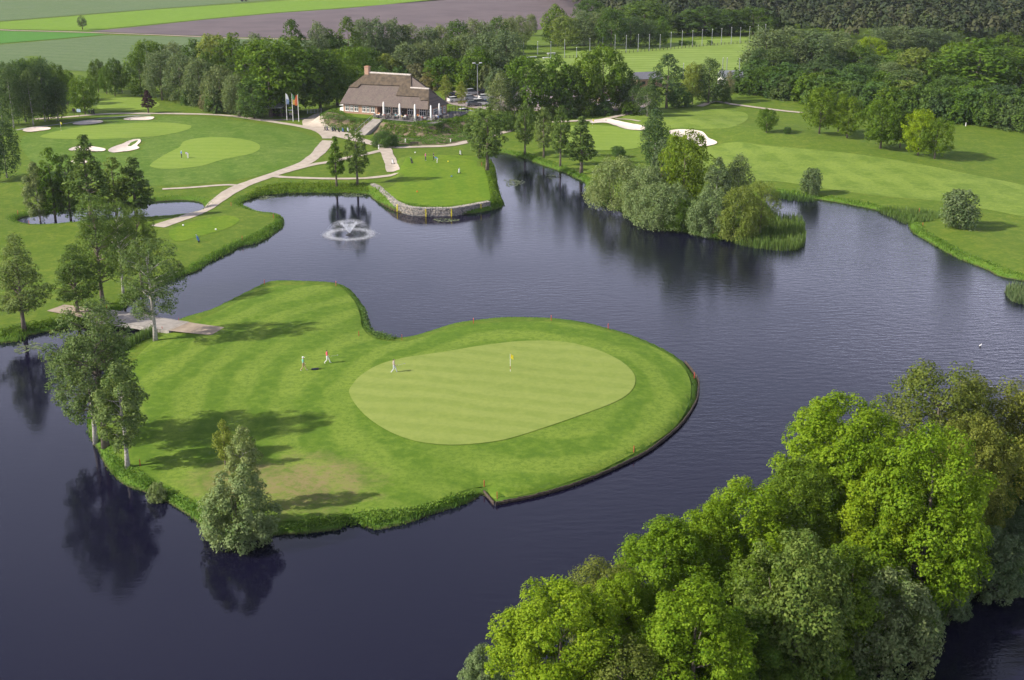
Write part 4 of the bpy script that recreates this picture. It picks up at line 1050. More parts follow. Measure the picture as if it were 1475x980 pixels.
tag(pf, 'dull olive pine forest stretching along the top right', 'forest', kind='stuff')
# ------------------------------------------------------------------ clubhouse
m_brick, nt, b = new_mat('clubhouse_brick')
t = NT(nt)
br = nt.nodes.new('ShaderNodeTexBrick')
br.inputs['Scale'].default_value = 4.0
br.inputs['Color1'].default_value = (0.37, 0.21, 0.135, 1); br.inputs['Color2'].default_value = (0.30, 0.165, 0.105, 1); br.inputs['Mortar'].default_value = (0.34, 0.27, 0.21, 1)
nt.links.new(t.mapping((1, 1, 1), (R(90), 0, 0)), br.inputs['Vector'])
nt.links.new(t.mix(t.ramp(t.noise(1.3, 3), [(0.4, 0.0), (0.7, 0.35)]), br.outputs[0], (0.24, 0.16, 0.12)), b.inputs['Base Color'])
b.inputs['Roughness'].default_value = 0.9
m_tiles, nt, b = new_mat('roof_tiles')
t = NT(nt)
X, Y, Z = t.xyz()
cmb = nt.nodes.new('ShaderNodeCombineXYZ'); nt.links.new(X, cmb.inputs[0]); nt.links.new(Z, cmb.inputs[1]); nt.links.new(t.math('MULTIPLY', Y, 0.3), cmb.inputs[2])
br = nt.nodes.new('ShaderNodeTexBrick'); br.inputs['Scale'].default_value = 2.6; br.inputs['Mortar Size'].default_value = 0.035
br.inputs['Color1'].default_value = (0.130, 0.096, 0.084, 1); br.inputs['Color2'].default_value = (0.092, 0.070, 0.063, 1); br.inputs['Mortar'].default_value = (0.05, 0.04, 0.04, 1)
br.inputs['Brick Width'].default_value = 0.8; br.inputs['Row Height'].default_value = 0.62
nt.links.new(cmb.outputs[0], br.inputs['Vector'])
nt.links.new(t.mix(t.ramp(t.noise(0.6, 4), [(0.4, 0.0), (0.7, 0.5)]), br.outputs[0], (0.13, 0.11, 0.085)), b.inputs['Base Color'])
nt.links.new(t.bump(br.outputs['Fac'], -0.6, 0.08), b.inputs['Normal'])
b.inputs['Roughness'].default_value = 0.85
m_thatch = pmat('thatch', (0.110, 0.082, 0.055), (0.055, 0.043, 0.032), 1.1, 0.95, 0.9, 9)
m_ridge = pmat('ridge_cap', (0.46, 0.42, 0.38), (0.33, 0.29, 0.26), 3, 0.9)
m_glass = pmat('window_glass', (0.035, 0.045, 0.05), (0.02, 0.025, 0.03), 2, 0.08, spec=0.6)
m_white = pmat('white_paint', (0.78, 0.77, 0.74), (0.70, 0.69, 0.66), 3, 0.5)
m_dark = pmat('dark_wood', (0.06, 0.045, 0.035), (0.035, 0.027, 0.022), 4, 0.8)
m_black = pmat('black_plastic', (0.022, 0.022, 0.024), (0.014, 0.014, 0.015), 4, 0.5)
m_metal = pmat('grey_metal', (0.42, 0.43, 0.45), (0.32, 0.33, 0.35), 4, 0.4, metal=0.6)
m_stone = pmat('stone', (0.40, 0.37, 0.33), (0.22, 0.205, 0.19), 2.2, 0.9, 0.4)
m_conc = pmat('concrete', (0.33, 0.30, 0.275), (0.24, 0.22, 0.20), 0.9, 0.9, 0.4, 7)
m_wood = pmat('weathered_wood', (0.10, 0.075, 0.055), (0.05, 0.04, 0.032), 3, 0.9, 0.5)

ZE, ZR, VR = 2.4, 9.4, 5.5
cl = thing('clubhouse', 'brick clubhouse with a huge thatched and tiled hipped roof', 'clubhouse', (club_O.x, club_O.y, TERR), club_A)
CLW = Matrix.Translation((club_O.x, club_O.y, TERR)) @ Matrix.Rotation(club_A, 4, 'Z')
CLI = CLW.inverted()
def front_hit(px, py):
    """pixel ray against the front roof plane, in clubhouse coordinates"""
    o = CLI @ Vector((0, 0, CAM_H))
    g = G(px, py, 0); d = (CLI @ Vector((g[0], g[1], 0))) - o
    n = Vector((0, -(ZR - ZE), VR)); p0 = Vector((0, 0, ZE))
    k = (p0 - o).dot(n) / d.dot(n)
    return o + d * k
L_, D_ = club_L, club_D
E0, E1, E2, E3 = Vector((0, 0, ZE)), Vector((L_, 0, ZE)), Vector((L_, D_, ZE)), Vector((0, D_, ZE))
RA, RB = Vector((5.0, VR, ZR)), Vector((17.3, VR, ZR))
K = front_hit(503, 126); Kb = Vector((K.x, D_ - K.y, K.z))
S1 = Vector((18.6, 3.3, 6.6)); S2 = Vector((23.6, 3.3, 6.6))
mb = MB()
mb.poly([E0, E1, S2, S1, RB, RA, K])                 # front plane
mb.poly([E3, E0, K, Kb])                             # steep lower left hip
mb.poly([Kb, K, RA])                                 # upper left hip
mb.poly([E2, E3, Kb, RA, RB])                        # back
mb.poly([S1, S2, RB]); mb.poly([S2, E2, RB]); mb.poly([S2, E1, E2])
mb.poly([E0, E3, E2, E1])
roof = mb.build('roof', m_tiles, cl)
tag(roof, label='brown tiled roof with thatched upper part')
# thatch layer over the upper roof
nf = Vector((0, -(ZR - ZE), VR)).normalized()
def slab(mb, pts, n, th):
    a = [Vector(p) + n * 0.02 for p in pts]; c = [Vector(p) + n * th for p in pts]
    k = len(pts)
    mb.add(a + c, [tuple(range(k - 1, -1, -1)), tuple(range(k, 2 * k))] + [(i, (i + 1) % k, k + (i + 1) % k, k + i) for i in range(k)])
mb = MB()
fp = [front_hit(502.5, 126.5), front_hit(515.5, 127), front_hit(520, 122.3), front_hit(576, 124.4), front_hit(571, 138.5), front_hit(604, 140.2), front_hit(606, 145.2), front_hit(617, 145.3)]
fp = [Vector(p) for p in fp] + [S2, S1, RB, RA]
slab(mb, fp, nf, 0.28)
nl = (K - RA).cross(Kb - RA).normalized()
if nl.x > 0: nl = -nl
slab(mb, [RA, Kb, K], nl, 0.25)
nr = (S2 - RB).cross(E2 - RB).normalized()
if nr.z < 0: nr = -nr
q1, q2 = RB.lerp(E2, 0.62), S2.lerp(E2, 0.36)
slab(mb, [RB, S1, S2, q2, q1], nr, 0.22)
bk = Vector((0, (ZR - ZE), VR)).normalized()
slab(mb, [RA, RB, RB.lerp(E2, 0.5), RA.lerp(E3, 0.5)], bk, 0.25)
th = mb.build('thatch', m_thatch, roof)
mb = MB(); mb.tube([RA + Vector((-0.1, 0, 0.22)), RB + Vector((0.1, 0, 0.22))], 0.3, 8); mb.build('ridge_cap', m_ridge, roof)
mb = MB(); mb.tube([S1 + Vector((-0.1, 0, 0.24)), S2 + Vector((0.05, 0, 0.24))], 0.26, 8); mb.build('ridge_cap', m_ridge, roof)
mb = MB()
mb.tube([RB + Vector((0.1, 0, 0.2)), S1 + Vector((0.05, -0.05, 0.2))], 0.18, 6); mb.tube([S2 + Vector((0, 0, 0.2)), E1 + Vector((0, 0, 0.12))], 0.16, 6); mb.build('hip_cap', m_thatch, roof)
mb = MB(); mb.box((5.0, VR, ZR + 0.5), (1.15, 1.0, 2.2)); mb.box((5.0, VR, ZR + 1.68), (1.35, 1.2, 0.16))
ch = mb.build('chimney', m_brick, roof); mb = MB(); mb.box((5.0, VR, ZR + 1.82), (0.8, 0.7, 0.14)); mb.build('chimney_cap', pmat('terracotta', (0.42, 0.2, 0.11), None, 3), roof)
mb = MB(); mb.box((L_ / 2, 0.02, ZE - 0.08), (L_, 0.12, 0.14)); mb.build('gutter', m_dark, cl)
# walls: left block stands forward, the terrace side is recessed under the eave
mb = MB(); mb.box((5.5, 5.6, ZE / 2 - 0.4), (9.8, 10.0, ZE + 0.8)); mb.build('wall', m_brick, cl)
mb = MB(); mb.box((17.6, 6.4, ZE / 2 - 0.4), (14.2, 8.0, ZE + 0.8)); mb.build('wall', m_brick, cl)
mb = MB(); mb.box((-0.3, 2.4, 0.55), (1.4, 1.8, 1.1)); mb.box((-0.3, 2.4, 1.7), (1.5, 1.9, 0.1)); mb.build('side_porch', m_white, cl)
def window(u0, u1, z0, z1, v, nm=1, face='front', x=None):
    w = u1 - u0; f = 0.07; cu = (u0 + u1) / 2; cz = (z0 + z1) / 2
    def B(mb, a0, a1, c0, c1, dep):
        if face == 'front': mb.box(((a0 + a1) / 2, v - dep / 2 - 0.004, (c0 + c1) / 2), (a1 - a0, dep, c1 - c0))
        else: mb.box((x + dep / 2 + 0.004, (a0 + a1) / 2, (c0 + c1) / 2), (dep, a1 - a0, c1 - c0))
    mb = MB()
    B(mb, u0, u0 + f, z0, z1, 0.10); B(mb, u1 - f, u1, z0, z1, 0.10); B(mb, u0 + f, u1 - f, z1 - f, z1, 0.10); B(mb, u0 + f, u1 - f, z0, z0 + f, 0.10)
    wo = mb.build('window', m_white, cl)
    mb = MB(); B(mb, u0 + f, u1 - f, z0 + f, z1 - f, 0.03); mb.build('pane', m_glass, wo)
    mb = MB()
    for k in range(1, nm + 1):
        a = u0 + (u1 - u0) * k / (nm + 1); B(mb, a - 0.045, a + 0.045, z0 + f, z1 - f, 0.07)
    B(mb, u0 + f, u1 - f, z0 + (z1 - z0) * 0.62 - 0.04, z0 + (z1 - z0) * 0.62 + 0.04, 0.068)
    mb.build('muntin', m_white, wo)
    mb = MB(); B(mb, u0 - 0.08, u1 + 0.08, z0 - 0.1, z0 - 0.01, 0.16); mb.build('sill', m_white, wo)
for u0, u1 in ((1.2, 2.3), (2.65, 3.5), (3.85, 4.95), (6.1, 7.1), (7.4, 8.2), (8.6, 9.7)):
    window(u0, u1, 0.62, 2.0, 0.6)
for u0, u1, n in ((11.2, 13.2, 2), (13.8, 15.8, 2), (18.0, 20.4, 3), (21.3, 24.3, 4)):
    window(u0, u1, 0.35, 2.1, 2.4, n)
mb = MB(); mb.box((17.0, 2.36, 1.05), (1.5, 0.08, 2.1)); d_ = mb.build('door', m_dark, cl); mb = MB(); mb.box((16.6, 2.3, 1.05), (0.08, 0.05, 0.3)); mb.build('handle', m_metal, d_)
mb = MB(); mb.box((10.85, 2.36, 1.05), (0.55, 0.08, 2.1)); mb.build('door', m_dark, cl)
for v0, v1 in ((3.2, 5.4), (6.4, 7.6), (8.4, 9.4)):
    window(v0, v1, 0.45, 2.0, 0, 2 if v1 - v0 > 2 else 1, 'side', 24.7)
for u in (12.4, 16.6, 20.8, 24.4):
    mb = MB(); mb.box((u, 0.45, 1.18), (0.24, 0.24, 2.36)); mb.build('post', m_dark, cl)

# terrace and its bank
def cpx(px, py, z=TERR):
    return Vector(G(px, py, z))
terr = [cpx(546, 170.5), cpx(549, 172.4), cpx(585, 175.6), cpx(626, 178.8), cpx(645, 173.3), cpx(668, 166), cpx(676, 161), Vector(club(24.4, 14)), Vector(club(24.4, 2.0)), Vector(club(10.2, 2.0)), Vector(club(10.2, -1.5))]
m_pave = pmat('terrace_paving', (0.20, 0.18, 0.18), (0.145, 0.13, 0.135), 1.5, 0.85)
P_ = np.array([tuple(p) for p in terr])
sheet('terrace', P_, 1.5, TERR + 0.06, m_pave, 'dark paved terrace in front of the clubhouse', 'terrace', follow=False)
# low clipped hedge on the terrace rim
def hedge(pts, w, h, label, mat='hedge', name='clipped_hedge', leaf=0.2, dens=60, group=None, zf=None):
    P = [Vector(p) for p in pts]
    rs = np.random.RandomState(len(label))
    C, N_ = [], []
    o0 = P[0]
    for a, b_ in zip(P[:-1], P[1:]):
        L = (b_ - a).length; n = int(L * dens * (w + 2 * h))
        d = (b_ - a) / L; nn = Vector((-d.y, d.x))
        s = rs.rand(n) * L; side = rs.rand(n) * (w + 2 * h)
        for si, q in zip(s, side):
            if q < h: off, z, no = -w / 2, q, (-nn.x, -nn.y, 0.3)
            elif q < h + w: off, z, no = q - h - w / 2, h, (0, 0, 1)
            else: off, z, no = w / 2, q - h - w, (nn.x, nn.y, 0.3)
            x = a.x + d.x * si + nn.x * off; y = a.y + d.y * si + nn.y * off
            C.append((x + rs.randn() * 0.05, y + rs.randn() * 0.05, z + rs.randn() * 0.05)); N_.append(no)
    C = np.array(C); N_ = np.array(N_) + rs.randn(len(C), 3) * 0.4; N_ /= np.linalg.norm(N_, axis=1)[:, None]
    C[:, 2] += HZ(C[:, 0], C[:, 1]) if zf is None else zf
    base = Vector((o0.x, o0.y, 0))
    V_, F_ = leaves(rs, C - np.array([o0.x, o0.y, 0]), N_, leaf)
    o = obj(name, mesh_np(name, V_, F_), LM[mat], loc=base)
    return tag(o, label, 'hedge', group)
hedge([cpx(549, 172.8), cpx(585, 176.2), cpx(626, 179.6), cpx(645, 174), cpx(670, 166)], 0.7, 0.55, 'low clipped hedge along the terrace rim of the clubhouse', zf=TERR - 0.45, dens=70)
hedge([cpx(470, 166.5), cpx(500, 168), cpx(534, 171.5)], 1.0, 0.7, 'clipped hedge below the left clubhouse windows', zf=TERR - 0.8, dens=60)

def scatter_cover(name, pts, n, h, leaf, mat, label, cat='groundcover', thr=None, zoff=0.0):
    """leafy ground cover on the slope inside a pixel polygon"""
    poly = np.array([gp(*p).xy for p in pts]); rs = np.random.RandomState(len(label) + n)
    b0, b1 = poly.min(0), poly.max(0)
    P = b0 + rs.rand(n * 4, 2) * (b1 - b0); P = P[inside(poly, P[:, 0], P[:, 1])][:n]
    if thr is not None:
        k = np.sin(P[:, 0] * 1.3 + 2 * np.sin(P[:, 1] * 0.9)) + np.sin(P[:, 1] * 1.7 + P[:, 0] * 0.6) + rs.randn(len(P)) * 0.3 > thr
        P = P[k]
    bumpy = 0.5 + 0.5 * np.sin(P[:, 0] * 2.3 + np.sin(P[:, 1] * 1.7) * 2) * np.sin(P[:, 1] * 2.1)
    z = HZ(P[:, 0], P[:, 1]) + zoff + rs.rand(len(P)) * h * (0.4 + 0.6 * bumpy)
    N_ = rs.randn(len(P), 3) * 0.5 + np.array([0, -0.2, 0.8]); N_ /= np.linalg.norm(N_, axis=1)[:, None]
    c0 = poly.mean(0)
    V_, F_ = leaves(rs, np.c_[P - c0, z], N_, leaf)
    o = obj(name, mesh_np(name, V_, F_), LM[mat] if isinstance(mat, str) else mat, loc=(c0[0], c0[1], 0))
    return tag(o, label, cat, kind='stuff')
right_bank = [(549, 175), (585, 178.5), (626, 182), (668, 170), (694, 172), (697, 190), (676, 202), (640, 208), (595, 209), (570, 206), (556, 199), (537, 196)]
left_bank = [(466, 166), (500, 169), (538, 172), (531, 181), (519, 192), (500, 190), (478, 188), (463, 181), (460, 173)]
scatter_cover('bank_planting', right_bank, 12000, 0.45, 0.30, 'lush', 'grey-green ground cover on the bank below the terrace', thr=-1.1)
scatter_cover('bank_planting', [(549, 175), (585, 178.5), (626, 182), (668, 170), (690, 172), (690, 184), (640, 191), (600, 189), (556, 184)], 5000, 0.65, 0.32, 'oak', 'green shrubby strip high on the bank below the terrace', thr=-1.0)
scatter_cover('bank_planting', left_bank, 5500, 0.45, 0.30, 'lush', 'ground cover on the bank below the left windows', thr=-1.1)
scatter_cover('bank_planting', [(466, 166), (500, 170), (534, 173.5), (529, 180), (500, 177), (470, 174)], 2200, 0.6, 0.30, 'oak', 'green shrubby strip high on the left bank', thr=-1.0)
m_mulch = pmat('bark_mulch', (0.20, 0.155, 0.10), (0.13, 0.10, 0.065), 1.2, 0.95, 0.6, 8)
sheet('planting_bed', px_poly(right_bank, 3), 1.0, 0.06, m_mulch, 'brown mulched bed on the bank below the terrace', 'bed')
sheet('planting_bed', px_poly(left_bank, 3), 1.0, 0.06, m_mulch, 'brown mulched bed on the left bank', 'bed')
# stairs
s0 = gp(519, 194.5); s1 = cpx(545, 172.0)
d = Vector((s1.x - s0.x, s1.y - s0.y)); Ls = d.length; az = math.atan2(d.y, d.x)
st = thing('stairs', 'grey garden stairs climbing from the gravel to the terrace', 'stairs', (s0.x, s0.y, s0.z), az)
ns = 14
for k in range(ns):
    zt = (TERR + 0.05 - s0.z) * (k + 1) / ns
    mb = MB(); mb.box((Ls * (k + 0.5) / ns, 0, zt - 0.45), (Ls / ns * 1.04, 2.9, 0.9)); mb.build('step', m_conc, st)
mb = MB(); zt = TERR - s0.z
for k in range(5):
    f = k / 4; mb.tube([(Ls * f, 1.5, zt * f - 0.3), (Ls * f, 1.5, zt * f + 1.0)], 0.035, 6)
mb.tube([(0, 1.5, 1.0), (Ls, 1.5, zt + 1.0)], 0.045, 6); mb.build('handrail', m_metal, st)

# ------------------------------------------------------------------ people
SKIN = pmat('skin', (0.50, 0.32, 0.24), (0.44, 0.27, 0.20), 8, 0.6)
HAIR = {'dark': pmat('dark_hair', (0.025, 0.018, 0.014), None, 20, 0.6), 'fair': pmat('fair_hair', (0.30, 0.21, 0.11), None, 20, 0.6), 'grey': pmat('grey_hair', (0.42, 0.40, 0.38), None, 20, 0.6), 'brown': pmat('brown_hair', (0.09, 0.05, 0.03), None, 20, 0.6), 'cap': m_white, 'navycap': pmat('navy_cloth', (0.03, 0.04, 0.10), None, 9, 0.8)}
CLOTH = {k: pmat(k + '_cloth', v, None, 9, 0.85) for k, v in dict(mint=(0.20, 0.52, 0.40), pink=(0.70, 0.08, 0.12), beige=(0.42, 0.36, 0.32), blue=(0.10, 0.26, 0.58), lilac=(0.45, 0.42, 0.55), magenta=(0.45, 0.05, 0.22), black=(0.025, 0.025, 0.03), yellow=(0.62, 0.50, 0.06), white=(0.75, 0.74, 0.72), khaki=(0.40, 0.29, 0.16), palegrey=(0.55, 0.57, 0.62), navy=(0.03, 0.045, 0.12), red=(0.5, 0.04, 0.04), orange=(0.7, 0.25, 0.05), teal=(0.05, 0.3, 0.34)).items()}
# joints: local x right, y forward (facing +y), z up; height about 1.75
def pose(kind):
    J = dict(pelvis=(0, 0, .95), waist=(0, 0, 1.10), chest=(0, .01, 1.32), neck=(0, .01, 1.50), head=(0, .03, 1.61), crown=(0, .02, 1.72),
             ls=(-.19, 0, 1.43), rs=(.19, 0, 1.43), le=(-.25, -.03, 1.16), re=(.25, -.03, 1.16), lw=(-.26, .08, .92), rw=(.26, .08, .92), lh=(-.26, .11, .83), rh=(.26, .11, .83),
             lp=(-.10, 0, .92), rp=(.10, 0, .92), lk=(-.11, .02, .50), rk=(.11, .02, .50), la=(-.12, 0, .09), ra=(.12, 0, .09), lt=(-.14, .15, .04), rt=(.14, .15, .04))
    if kind == 'walk':
        J.update(lk=(-.10, .20, .54), la=(-.11, .33, .11), lt=(-.12, .48, .07), rk=(.10, -.02, .50), ra=(.11, -.34, .15), rt=(.12, -.22, .04), le=(-.25, -.14, 1.18), lw=(-.25, -.10, .94), lh=(-.25, -.06, .86), re=(.25, .08, 1.18), rw=(.24, .28, 1.02), rh=(.24, .36, .99))
    if kind == 'bend':
        J.update(waist=(0, .10, 1.06), chest=(0, .30, 1.18), neck=(0, .47, 1.26), head=(0, .56, 1.30), crown=(0, .64, 1.37), ls=(-.18, .40, 1.22), rs=(.18, .40, 1.22), le=(-.17, .46, .95), re=(.17, .46, .95), lw=(-.05, .50, .74), rw=(.05, .50, .74), lh=(-.03, .53, .66), rh=(.03, .53, .66), lk=(-.13, .06, .50), rk=(.13, .06, .50), lp=(-.10, -.05, .93), rp=(.10, -.05, .93), pelvis=(0, -.05, .95))
    if kind == 'sit':
        J.update({k: (v[0], v[1], v[2] - .45) for k, v in J.items() if k not in ('lk', 'rk', 'la', 'ra', 'lt', 'rt')})
        J.update(lk=(-.11, .44, .50), rk=(.11, .44, .50), la=(-.12, .42, .09), ra=(.12, .42, .09), lt=(-.13, .57, .04), rt=(.13, .57, .04), le=(-.26, .06, .74), re=(.26, .06, .74), lw=(-.16, .30, .74), rw=(.16, .30, .74), lh=(-.13, .38, .75), rh=(.13, .38, .75))
    return J
BONES = [('pelvis', 'waist', 'shirt'), ('waist', 'chest', 'shirt'), ('chest', 'neck', 'shirt'), ('neck', 'head', 'skin'), ('head', 'crown', 'hair'), ('chest', 'ls', 'shirt'), ('chest', 'rs', 'shirt'), ('ls', 'le', 'shirt'), ('rs', 're', 'shirt'), ('le', 'lw', 'skin'), ('re', 'rw', 'skin'), ('lw', 'lh', 'skin'), ('rw', 'rh', 'skin'),
         ('pelvis', 'lp', 'leg'), ('pelvis', 'rp', 'leg'), ('lp', 'lk', 'leg'), ('rp', 'rk', 'leg'), ('lk', 'la', 'leg'), ('rk', 'ra', 'leg'), ('la', 'lt', 'shoe'), ('ra', 'rt', 'shoe')]
RAD = dict(pelvis=(.165, .115), waist=(.145, .105), chest=(.165, .12), neck=(.06, .06), head=(.095, .105), crown=(.07, .08), ls=(.075, .07), rs=(.075, .07), le=(.05, .05), re=(.05, .05), lw=(.034, .034), rw=(.034, .034), lh=(.04, .028), rh=(.04, .028), lp=(.10, .10), rp=(.10, .10), lk=(.066, .066), rk=(.066, .066), la=(.045, .048), ra=(.045, .048), lt=(.04, .03), rt=(.04, .03))
REG = ['skin', 'hair', 'shirt', 'leg', 'shoe']
BODY = {}
def body_mesh(kind):
    if kind in BODY: return BODY[kind]
    J = pose(kind); names = list(J)
    me = bpy.data.meshes.new('body_skeleton')
    me.from_pydata([J[k] for k in names], [(names.index(a), names.index(b_)) for a, b_, _ in BONES], [])
    o = link(bpy.data.objects.new('body_skeleton', me))
    sk = o.modifiers.new('skin', 'SKIN'); sk.use_smooth_shade = True
    ss = o.modifiers.new('sub', 'SUBSURF'); ss.levels = 1; ss.render_levels = 1
    for i, k in enumerate(names):
        me.skin_vertices[0].data[i].radius = RAD[k]
        me.skin_vertices[0].data[i].use_root = (k == 'pelvis')
    dg = bpy.context.evaluated_depsgraph_get()
    out = bpy.data.meshes.new_from_object(o.evaluated_get(dg))
    out.name = 'person_' + kind
    bpy.data.objects.remove(o)
    out.materials.clear()
    for r in REG: out.materials.append(SKIN)
    segs = [(Vector(J[a]), Vector(J[b_]), REG.index(r)) for a, b_, r in BONES]
    hd = Vector(J['head']); up = (Vector(J['crown']) - Vector(J['neck'])).normalized()
    for p in out.polygons:
        c = p.center; best = (9, 0)
        for a, b_, r in segs:
            ab = b_ - a; tt = max(0, min(1, (c - a).dot(ab) / ab.length_squared)); dd = (c - a - ab * tt).length
            if dd < best[0]: best = (dd, r)
        r = best[1]
        if r in (0, 1) and (c - hd).length < 0.2:
            rel = c - hd
            r = 1 if (rel.dot(up) > 0.05 or (rel.y < -0.01 and rel.dot(up) > -0.06)) else 0
        p.material_index = r
    BODY[kind] = out
    return out
def person(loc, rz, kind, shirt, leg, hair, label, group=None, shoe='white', sc=1.0, hat=False):
    t_ = thing('person', label, 'person', loc, rz, group)
    t_.scale = (sc, sc, sc)
    me = body_mesh(kind)
    o = obj('body', me, None, t_)
    for i, m in enumerate((SKIN, HAIR[hair], CLOTH[shirt], CLOTH[leg], CLOTH[shoe])):
        o.material_slots[i].link = 'OBJECT'; o.material_slots[i].material = m
    if hat:
        J = pose(kind); c = J['crown']; mb = MB(); mb.lathe([(0.115, -0.05), (0.11, 0.02), (0.06, 0.055)], c, 10); mb.box((c[0], c[1] + 0.14, c[2] - 0.04), (0.15, 0.14, 0.02)); mb.build('cap', HAIR['cap'], t_)
    return t_
def fw(p, q):
    """rotation so that local +y points from p to q"""
    return math.atan2(q[1] - p[1], q[0] - p[0]) - math.pi / 2
RIGHT = -math.pi / 2
def club_iron(loc, rz, tilt, label):
    t_ = thing('golf_club', label, 'golf club', loc, rz)
    mb = MB(); a = Vector((0, 0, 0)); b_ = Vector((0, math.sin(tilt), math.cos(tilt))) * 0.9
    mb.tube([a, b_], [0.012, 0.008], 6); mb.build('shaft', m_metal, t_)
    mb = MB(); mb.tube([a - b_ * 0.12, a + b_ * 0.14], 0.02, 6); mb.build('grip', m_black, t_)
    mb = MB(); mb.box(tuple(b_ + Vector((0.0, 0.05, 0))), (0.04, 0.13, 0.07)); mb.build('head', m_metal, t_)
p = gp(437, 534.5); person(p, RIGHT, 'walk', 'mint', 'khaki', 'grey', 'golfer in a mint shirt, khaki trousers and white cap walking right', hat=True)
p = gp(471.5, 524); person(p, RIGHT, 'walk', 'pink', 'white', 'dark', 'golfer in a red shirt and white trousers walking to the green')
club_iron((p.x + 0.36, p.y - 0.24, p.z + 1.0), RIGHT, R(80), 'golf club held out by the golfer in red')
p = gp(567.5, 537.5); person(p, RIGHT, 'walk', 'beige', 'palegrey', 'dark', 'golfer in a beige shirt walking on the island green')
club_iron((p.x + 0.36, p.y - 0.24, p.z + 1.0), RIGHT, R(75), 'golf club held by the golfer on the island green')
p = gp(261.8, 228.5); person(p, R(-60), 'stand', 'blue', 'black', 'cap', 'golfer in a blue shirt and dark trousers on the practice green')
p = gp(271, 228.5); person(p, R(60), 'bend', 'lilac', 'white', 'dark', 'golfer in pale clothes bending over a putt')
p = gp(613, 232); person(p, R(-70), 'stand', 'magenta', 'navy', 'fair', 'golfer in a magenta top on the tee lawn', sc=1.0)
p = gp(624.6, 231.5); person(p, R(-80), 'stand', 'black', 'black', 'dark', 'golfer dressed in black on the tee lawn')
p = gp(630, 235); person(p, R(80), 'bend', 'blue', 'white', 'brown', 'golfer in a blue top bending down on the tee lawn')

# ------------------------------------------------------------------ trolleys and bags
def trolley(loc, rz, bagm, label, group=None):
    t_ = thing('golf_trolley', label, 'golf trolley', loc, rz, group)
    mb = MB(); mb.tube([(0, 0.02, 0.22), (0, 0.16, 0.62), (0, 0.29, 1.0)], [0.13, 0.15, 0.16], 10); bg = mb.build('bag', bagm, t_)
    mb = MB(); mb.box((0, 0.30, 0.55), (0.2, 0.1, 0.34)); mb.build('pocket', bagm, bg)
    for k in range(4):
        a = k * 1.57; mb = MB(); mb.tube([(0.06 * math.cos(a), 0.28 + 0.06 * math.sin(a), 0.98), (0.08 * math.cos(a), 0.38 + 0.07 * math.sin(a), 1.22)], 0.014, 5); mb.box((0.08 * math.cos(a), 0.41 + 0.07 * math.sin(a), 1.24), (0.06, 0.1, 0.06)); mb.build('club', m_metal, t_)
    mb = MB(); mb.tube([(0, -0.05, 0.16), (0, -0.02, 0.6), (0, -0.28, 1.05), (0.0, -0.36, 1.08)], 0.022, 6); mb.tube([(-0.32, 0.05, 0.17), (0.32, 0.05, 0.17)], 0.018, 6); mb.build('frame', m_black, t_)
    for s in (-1, 1):
        mb = MB(); mb.tube([(s * 0.30, 0.05, 0.16), (s * 0.36, 0.05, 0.16)], 0.16, 14); mb.build('wheel', m_black, t_)
    return t_
bagm = {k: pmat('bag_' + k, v, None, 8, 0.6) for k, v in dict(navy=(0.02, 0.03, 0.08), black=(0.025, 0.025, 0.028), white=(0.7, 0.7, 0.72), blue=(0.08, 0.18, 0.42), red=(0.4, 0.03, 0.03)).items()}
gcol = ['black', 'navy', 'navy', 'black', 'black', 'blue', 'white', 'navy', 'black']
for i, (x, y) in enumerate([(468.5, 188.8), (472, 189), (480, 190), (483.5, 190), (489, 191), (495, 191), (502, 190.6), (507, 190.2), (512.5, 187)]):
    trolley(gp(x, y), R(20 + 23 * i), bagm[gcol[i]], '%s golf trolley, %s from the left in the row below the clubhouse' % (gcol[i], ORD[i]), 'trolleys parked below the clubhouse')
trolley(gp(566.5, 237), R(40), bagm['white'], 'white golf trolley on the short path beside the tee lawn')
trolley(gp(594, 235.5), R(80), bagm['black'], 'black golf trolley standing left of the magenta golfer')
trolley(gp(664, 224), R(150), bagm['white'], 'white golf bag stand at the back of the tee lawn')
trolley(gp(661, 250.5), R(200), bagm['white'], 'white golf bag stand in the middle right of the tee lawn')
trolley(gp(287, 349), R(100), bagm['blue'], 'golf trolley on the lakeside lawn left of the fountain')
q = gp(453.5, 533.5); lb = thing('golf_bag', 'dark golf bag lying on the island grass beside the mint golfer', 'golf bag', q, R(10))
mb = MB(); mb.tube([(-0.4, 0, 0.14), (0.45, 0, 0.16)], [0.12, 0.15], 10); mb.build('bag', bagm['black'], lb); mb = MB(); mb.box((0, -0.14, 0.16), (0.35, 0.1, 0.16)); mb.build('pocket', bagm['navy'], lb)

# ------------------------------------------------------------------ flags, stakes, markers
m_red = pmat('red_stake', (0.42, 0.07, 0.04), (0.33, 0.05, 0.03), 5, 0.7)
m_yel = pmat('yellow_paint', (0.80, 0.68, 0.03), None, 5, 0.6)
def flagstick(px, py, label):
    p = gp(px, py); t_ = thing('flagstick', label, 'flagstick', p)
    mb = MB(); mb.tube([(0, 0, -0.05), (0, 0, 0.35)], 0.022, 6); mb.build('pole', m_white, t_)
    mb = MB(); mb.tube([(0, 0, 0.35), (0, 0, 0.75)], 0.023, 6); mb.build('pole_band', m_red, t_)
    mb = MB(); mb.tube([(0, 0, 0.75), (0, 0, 2.25)], 0.022, 6); mb.build('upper_pole', m_white, t_)
    mb = MB()
    for k in range(5):
        x0, x1 = 0.02 + k * 0.07, 0.02 + (k + 1) * 0.07
        y0, y1 = 0.03 * math.sin(k * 1.3), 0.03 * math.sin((k + 1) * 1.3)
        z0, z1 = -0.05 * k, -0.05 * (k + 1)
        mb.box(((x0 + x1) / 2, (y0 + y1) / 2, 1.98 + z0), (0.075, 0.02, 0.50))
    mb.build('flag', m_yel, t_)
